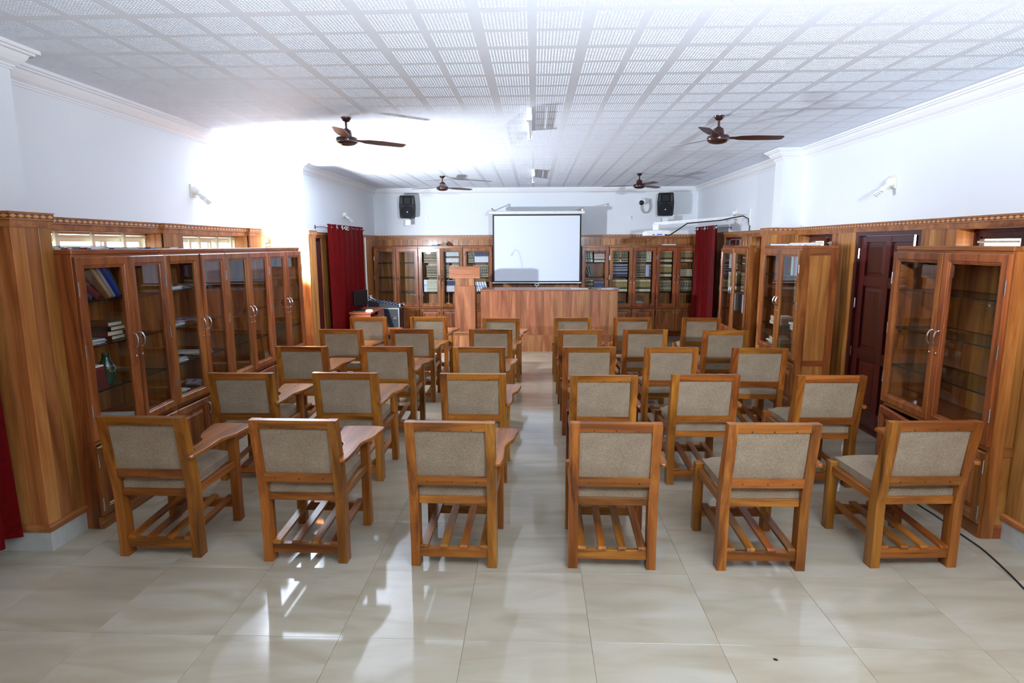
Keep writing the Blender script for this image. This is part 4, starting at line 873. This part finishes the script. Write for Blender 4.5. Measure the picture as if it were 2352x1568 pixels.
MB().box(-.03, .05, -.134, -.129, .008, .024).build('vga_port', M['blue_plastic'], pj); MB().box(.09, .12, -.134, -.129, .008, .02).build('port', M['black_plastic'], pj); MB().box(-.1, -.07, -.134, -.129, .008, .02).build('port', M['black_plastic'], pj)
MB().box(-.06, .06, -.05, .05, .078, .0862, .003).build('ceiling_plate', M['white_plastic'], pj)
pts = [Vector(p) for p in ((2.03, 9.6, 1.995), (2.10, 9.60, 1.99), (2.2, 9.62, 2.05), (2.38, 9.66, 2.17), (2.6, 9.69, 2.19), (2.9, 9.69, 2.215), (3.12, 9.69, 2.26), (3.24, 9.69, 2.28), (3.32, 9.69, 2.24), (3.345, 9.69, 2.12), (3.345, 9.69, 2.055))]
tag(MB().tube(pts, .009, 8).build('projector_cable', M['black_vinyl'], smooth=True), 'black cable running along the white projector arm', 'cable')

# ------------------------------------------------------------------ ceiling fans and tube lights
def fan(label, x, y, a0):
    o = thing('ceiling_fan', label, 'ceiling fan', (x, y, ZC), R(a0), 'four brown ceiling fans')
    MB().lathe([(0, 0), (.048, 0), (.046, -.012), (.030, -.034), (.016, -.040), (0, -.040)], 20).build('canopy', M['fan_brown'], o, smooth=True)
    MB().tube([(0, 0, -.035), (0, 0, -.115)], .011, 10).build('down_rod', M['fan_brown'], o, smooth=True)
    MB().lathe([(0, -.095), (.022, -.098), (.028, -.108), (.042, -.112), (.048, -.135), (.052, -.165), (.06, -.172), (.094, -.178), (.102, -.192), (.102, -.212), (.096, -.222), (.074, -.238), (.04, -.247), (0, -.249)], 28).build('motor', M['fan_brown'], o, smooth=True)
    MB().tube([(.099 * math.cos(2 * math.pi * k / 28), .099 * math.sin(2 * math.pi * k / 28), -.217) for k in range(28)], .003, 6, True).build('trim_ring', M['chrome'], o)
    pr = [(.085, -.022), (.15, -.030), (.2, -.052), (.34, -.062), (.57, -.050), (.595, -.038), (.60, .0), (.595, .04), (.57, .052), (.34, .060), (.2, .050), (.15, .028), (.085, .022)]
    bm = MB().prism(pr, 2, -.0015, .0015).xf(Matrix.Translation((0, 0, -.195)) @ Matrix.Rotation(R(-10), 4, 'X')).mesh('blade', M['fan_blade'])
    for k in range(3): put('blade', bm, o, (0, 0, 0), (0, 0, R(120 * k)))
fan('brown ceiling fan nearest on the left, in the bright flare', -1.732, 5.75, -80)
fan('brown ceiling fan nearest on the right', 1.694, 5.86, -118)
fan('brown ceiling fan far on the left, before the screen', -1.56, 10.53, -80)
fan('brown ceiling fan far on the right, above the loudspeaker', 1.742, 10.38, -74)
def batten(label, y0, y1, x):
    o = thing('tube_light', label, 'tube light', (x, y0, ZC), 0, 'ceiling tube lights')
    MB().box(-.022, .022, 0, y1 - y0, -.055, -.0005, .004).build('batten', M['white_plastic'], o)
    MB().tube([(-.0, .06, -.085), (-.0, y1 - y0 - .06, -.085)], .014, 12).build('tube', M['bulb_glass'], o, smooth=True)
    for y in (.0, y1 - y0 - .07): MB().box(-.026, .026, y, y + .07, -.105, -.05, .005).build('tube_holder', M['white_plastic'], o)
batten('white tube light on the ceiling between the near fans', 5.42, 6.5, -.045)
batten('white tube light on the ceiling nearer the screen', 9.7, 10.8, -.012)

# ------------------------------------------------------------------ wall lights with spiral bulbs
def wall_light(label, s, y, z):
    o = thing('wall_light', label, 'wall light', (s * (XW - .0005), y, z), 0 if s < 0 else math.pi, 'wall lights with spiral bulbs')
    MB().box(0, .014, -.06, .06, -.06, .06, .003).build('wall_plate', M['ivory_plastic'], o)
    MB().lathe([(.045, 0), (.045, .012), (.04, .03), (.024, .046), (0, .052)], 18, (.014, 0, .0), 'x').build('holder_ball', M['white_plastic'], o, smooth=True)
    d = Vector((.75, 0, -.66)).normalized(); st = Vector((.04, 0, -.018)); q = d.to_track_quat('Z', 'Y').to_matrix().to_4x4(); Mx = Matrix.Translation(st) @ q
    MB().lathe([(0, 0), (.020, 0), (.020, .05), (.025, .055), (.025, .085), (.018, .09), (0, .09)], 16).xf(Mx).build('lamp_socket', M['white_plastic'], o, smooth=True)
    pts = [(.020 * math.cos(t), .020 * math.sin(t), .095 + .066 * t / (2 * math.pi * 3.6)) for t in [2 * math.pi * 3.6 * k / 60 for k in range(61)]]
    MB().tube(pts, .0062, 6).xf(Mx).build('spiral_bulb', M['bulb_glass'], o, smooth=True)
wall_light('spiral-bulb wall light high on the left wall, near', -1, 6.0, 2.39)
wall_light('spiral-bulb wall light above the left red curtain', -1, 10.74, 2.385)
wall_light('spiral-bulb wall light high on the right wall, near', 1, 5.95, 2.415)
wall_light('spiral-bulb wall light behind the projector arm', 1, 10.4, 2.36)

# ------------------------------------------------------------------ curtains
def curtain(label, rlabel, x, y0, y1, zt, zb, folds, rings, amp=.045, rod=True, flare=0.0, pinch=0.0, side=1):
    o = thing('curtain', label, 'curtain', (x, y0, 0), 0, 'red velvet curtains'); L_ = y1 - y0; nn = folds * 10
    def f(off):
        def g(u, v):
            z = zb + (zt - zb) * v; k = 1 - v
            yy = L_ * u + flare * k * k * (1 - u) * -1.0
            a = amp * (0.75 + .5 * k) * math.sin(2 * math.pi * folds * u + .5 * math.sin(7 * u)) * (.8 + .3 * math.sin(5.3 * u + 1 + 1.5 * k)) + .014 * k * math.sin(23 * u + 3 * k)
            return (a + off + side * pinch * k * math.exp(-((u - .8) / .2) ** 2), yy, z)
        return g
    mb = MB(); mb.grid(nn, 14, f(0)); mb.grid(nn, 14, f(.003)); b = (nn + 1) * 15
    for i in range(nn): mb.f.append((i, i + 1, b + i + 1, b + i)); mb.m.append(0); t_ = 14 * (nn + 1); mb.f.append((t_ + i, t_ + i + 1, b + t_ + i + 1, b + t_ + i)); mb.m.append(0)
    cl_ = mb.build('cloth', M['curtain_cloth'], o, smooth=True)
    for k in range(rings):
        u = (k + .5) / rings; cx = amp * .75 * math.sin(2 * math.pi * folds * u + .5 * math.sin(7 * u))
        sl = math.cos(2 * math.pi * folds * u + .5 * math.sin(7 * u)) * amp * .75 * 2 * math.pi * folds / L_
        ang = math.atan2(-sl, 1) * .35
        pts = [(0, .029 * math.cos(2 * math.pi * q / 16), .029 * math.sin(2 * math.pi * q / 16)) for q in range(16)]
        MB().tube(pts, .009, 6, True).xf(Matrix.Rotation(ang, 4, 'Z')).build('eyelet', M['chrome'], cl_, (cx + (.012 if x < 0 else -.009), L_ * u, zt - .045), smooth=True)
    if rod:
        rd = thing('curtain_rod', rlabel, 'curtain rod', (x, y0, zt - .045))
        MB().tube([(0, -.02, 0), (0, L_ + .05, 0)], .012, 10).build('rod', M['steel'], rd, smooth=True)
        for y in (-.035, L_ + .07): MB().lathe([(0, -.024), (.015, -.02), (.024, -.007), (.024, .007), (.015, .02), (0, .024)], 14, (0, y, 0), 'y').build('finial', M['chrome'], rd, smooth=True)
        wx = (-(XW) if x < 0 else XW) - x
        for y in (-.012, L_ + .035):
            bk = MB().tube([(0, y, 0), (wx, y, 0)], .007, 8).build('bracket', M['steel'], rd); MB().lathe([(0, -.004), (.03, -.004), (.03, .004), (0, .004)], 16, (wx * .985, y, 0), 'x').build('wall_rose', M['chrome'], bk, smooth=True)
curtain('long red curtain on the left wall beside the computer table', 'steel rod with ball finials carrying the curtain by the computer table', -3.17, 9.32, 11.22, 2.18, .03, 7, 8, pinch=.0)
curtain('long red curtain on the right wall near the back corner', 'steel rod with ball finials carrying the right wall curtain', 3.10, 10.62, 11.85, 2.17, .03, 6, 8, side=-1)
curtain('dark red curtain at the left edge of the photo, by the near pilaster', 'steel rod carrying the curtain before the near left pilaster', -3.13, 2.3, 3.33, 2.17, .11, 5, 0, rod=False)

# ------------------------------------------------------------------ computer corner
ct_ = thing('computer_table', 'reddish computer table with drawers in front of the left curtain', 'table', (-2.885, 9.9, 0))
MB().box(-.185, .185, -.02, .93, .725, .75, .003).build('table_top', M['laminate'], ct_)
MB().box(-.17, .17, 0, .018, 0, .725).build('end_panel', M['laminate'], ct_); MB().box(-.17, .17, .89, .908, 0, .725).build('end_panel', M['laminate'], ct_)
MB().box(-.17, -.155, .018, .89, .25, .725).build('back_panel', M['laminate'], ct_)
MB().box(-.14, .19, .03, .50, .645, .66).build('keyboard_tray', M['laminate'], ct_)
dw_ = MB().box(.15, .172, .53, .885, .55, .715, .003).build('drawer', M['laminate'], ct_); put('handle', handle_me, dw_, (.173, .70, .63), (R(90), 0, R(90)))
dw_ = MB().box(.15, .172, .53, .885, .03, .54, .003).build('cupboard_door', M['laminate'], ct_); put('handle', handle_me, dw_, (.173, .57, .45), (0, 0, R(90)))
mo = thing('monitor', 'black computer monitor standing on the computer table', 'monitor', (-2.96, 10.2, .7505), R(64))
MB().lathe([(0, 0), (.1, 0), (.1, .008), (.03, .018), (0, .02)], 22).xf(Matrix.Diagonal((1, .8, 1, 1))).build('base', M['black_plastic'], mo, smooth=True)
MB().box(-.03, .03, .01, .03, .015, .14).build('stand', M['black_plastic'], mo)
bz = MB().box(-.165, .165, -.02, .02, .09, .345, .006).build('housing', M['black_plastic'], mo); MB().box(-.15, .15, -.0215, -.0195, .115, .33).build('screen', M['black_vinyl'], bz)
tag(MB().pillow(-.032, .032, -.055, .055, 0, .034, .012, 8).build('computer_mouse', M['white_plastic'], None, (-2.78, 10.06, .7505), (0, 0, -.9), smooth=True), 'white computer mouse on the computer table', 'mouse')
fc = thing('flight_case', 'black rack flight case with metal edges beside the computer table', 'flight case', (-2.76, 11.0, 0))
W2, HH, DD = .28, .71, .46
MB().box(-W2 + .006, W2 - .006, .006, DD - .006, .06, HH - .004).build('body', M['case_navy'], fc)
for sx in (-1, 1):
    for y in (0, DD - .024): MB().box(min(sx * W2, sx * (W2 - .024)), max(sx * W2, sx * (W2 - .024)), y, y + .024, .06, HH, .004).build('edge_trim', M['aluminium'], fc)
    for z in (.06, HH - .024): MB().box(min(sx * W2, sx * (W2 - .024)), max(sx * W2, sx * (W2 - .024)), .024, DD - .024, z, z + .024, .004).build('edge_trim', M['aluminium'], fc)
    for y in (.05, DD - .05): MB().lathe([(0, -.012), (.028, -.012), (.028, .012), (0, .012)], 14, (sx * (W2 - .06), y, .03), 'x').build('castor', M['black_plastic'], fc)
for y in (0, DD - .024):
    for z in (.06, HH - .024): MB().box(-W2 + .024, W2 - .024, y, y + .024, z, z + .024, .004).build('edge_trim', M['aluminium'], fc)
for (x, z) in ((-.2, .52), (.2, .52), (-.2, .2), (.2, .2)):
    lt = MB().box(x - .045, x + .045, -.006, .006, z - .04, z + .04, .006).build('butterfly_latch', M['chrome'], fc); MB().box(x - .02, x + .02, -.010, -.004, z - .006, z + .006).build('latch_wing', M['steel'], lt)
hd = MB().box(-.08, .08, -.004, .006, .30, .40, .004).build('recessed_handle', M['steel'], fc); MB().tube([(-.06, -.008, .37), (-.06, -.02, .34), (.06, -.02, .34), (.06, -.008, .37)], .006, 6).build('handle_grip', M['chrome'], hd)
mx_ = thing('audio_mixer', 'black audio mixing console sloping on top of the flight case', 'mixer', (-2.76, 11.02, HH + .0005))
MB().prism([(-.30, 0), (.28, 0), (.28, .03), (-.30, .13)], 1, 0, .40).build('chassis', M['mixer_black'], mx_)
for i in range(9):
    for j in range(6):
        x = -.25 + .058 * i; z = .03 + (.28 - x) / .58 * .10; MB().lathe([(.008, 0), (.006, .014), (0, .014)], 8, (x, .06 + .058 * j, z - .001)).build('knob', M['knob_grey' if (i + j) % 3 else 'blue_plastic'], mx_)
MB().tube([(.285, .02, .02), (.285, .02, .06), (.285, .36, .06), (.285, .36, .02)], .012, 8).build('handle', M['aluminium'], mx_, smooth=True)
def handmic(label, loc, aim, mat):
    o = thing('microphone', label, 'microphone', loc); q = Vector(aim).normalized().to_track_quat('Z', 'Y').to_matrix().to_4x4()
    MB().lathe([(0, -.001), (.011, 0), (.016, .12), (.018, .125), (0, .126)], 14).xf(q).build('grip', M[mat], o, smooth=True)
    MB().lathe([(.018, .126), (.026, .14), (.026, .165), (.018, .18), (0, .185)], 14).xf(q).build('wire_head', M['aluminium'], o, smooth=True)
handmic('red handheld microphone standing against the mixer', (-3.12, 10.93, .751), (.06, .02, 1), 'red_plastic')
handmic('silver handheld microphone lying at the top of the mixer', (-2.93, 11.16, .80 + .03), (-.8, .2, .35), 'aluminium')
tag(MB().box(-.05, .05, 0, .04, -.07, .07, .005).build('power_socket', M['white_plastic'], None, (-XP + .004, 11.95, .80), (0, 0, R(-90))), 'white power socket box low in the left back corner', 'socket')
tag(MB().tube([(-XP + .02, 11.7, 2.0), (-XP + .02, 11.7, 1.2), (-XP + .022, 11.72, .80), (-XP + .03, 11.74, .2)], .018, 8).build('cable_conduit', M['white_plastic'], smooth=True), 'white vertical cable conduit right of the left curtain', 'conduit')
# extension cord and a fallen leaf on the floor
pts = [(2.79, 4.75), (2.77, 4.45), (2.748, 4.178), (2.757, 4.003), (2.743, 3.767), (2.74, 3.562), (2.705, 3.347), (2.65, 3.112), (2.56, 2.8), (2.5, 2.4)]
sm = []
for i in range(len(pts) - 1):
    p0, p1, p2, p3 = (Vector(pts[min(max(i + k, 0), len(pts) - 1)]) for k in (-1, 0, 1, 2))
    for tt in (0, .25, .5, .75): sm.append((*(.5 * ((2 * p1) + (p2 - p0) * tt + (2 * p0 - 5 * p1 + 4 * p2 - p3) * tt ** 2 + (3 * p1 - p0 - 3 * p2 + p3) * tt ** 3)), .0055))
tag(MB().tube(sm, .005, 8).build('extension_cord', M['black_vinyl'], smooth=True), 'black cord trailing on the floor by the right bookcase', 'cord')
tag(MB().lathe([(0, -.012), (.004, -.006), (.0045, .004), (0, .012)], 8, axis='x').build('seed_husk', M['black_vinyl'], None, (1.09, 2.50, .0047), (0, 0, -.5), smooth=True), 'tiny dark husk lying alone on the beige floor', 'husk')
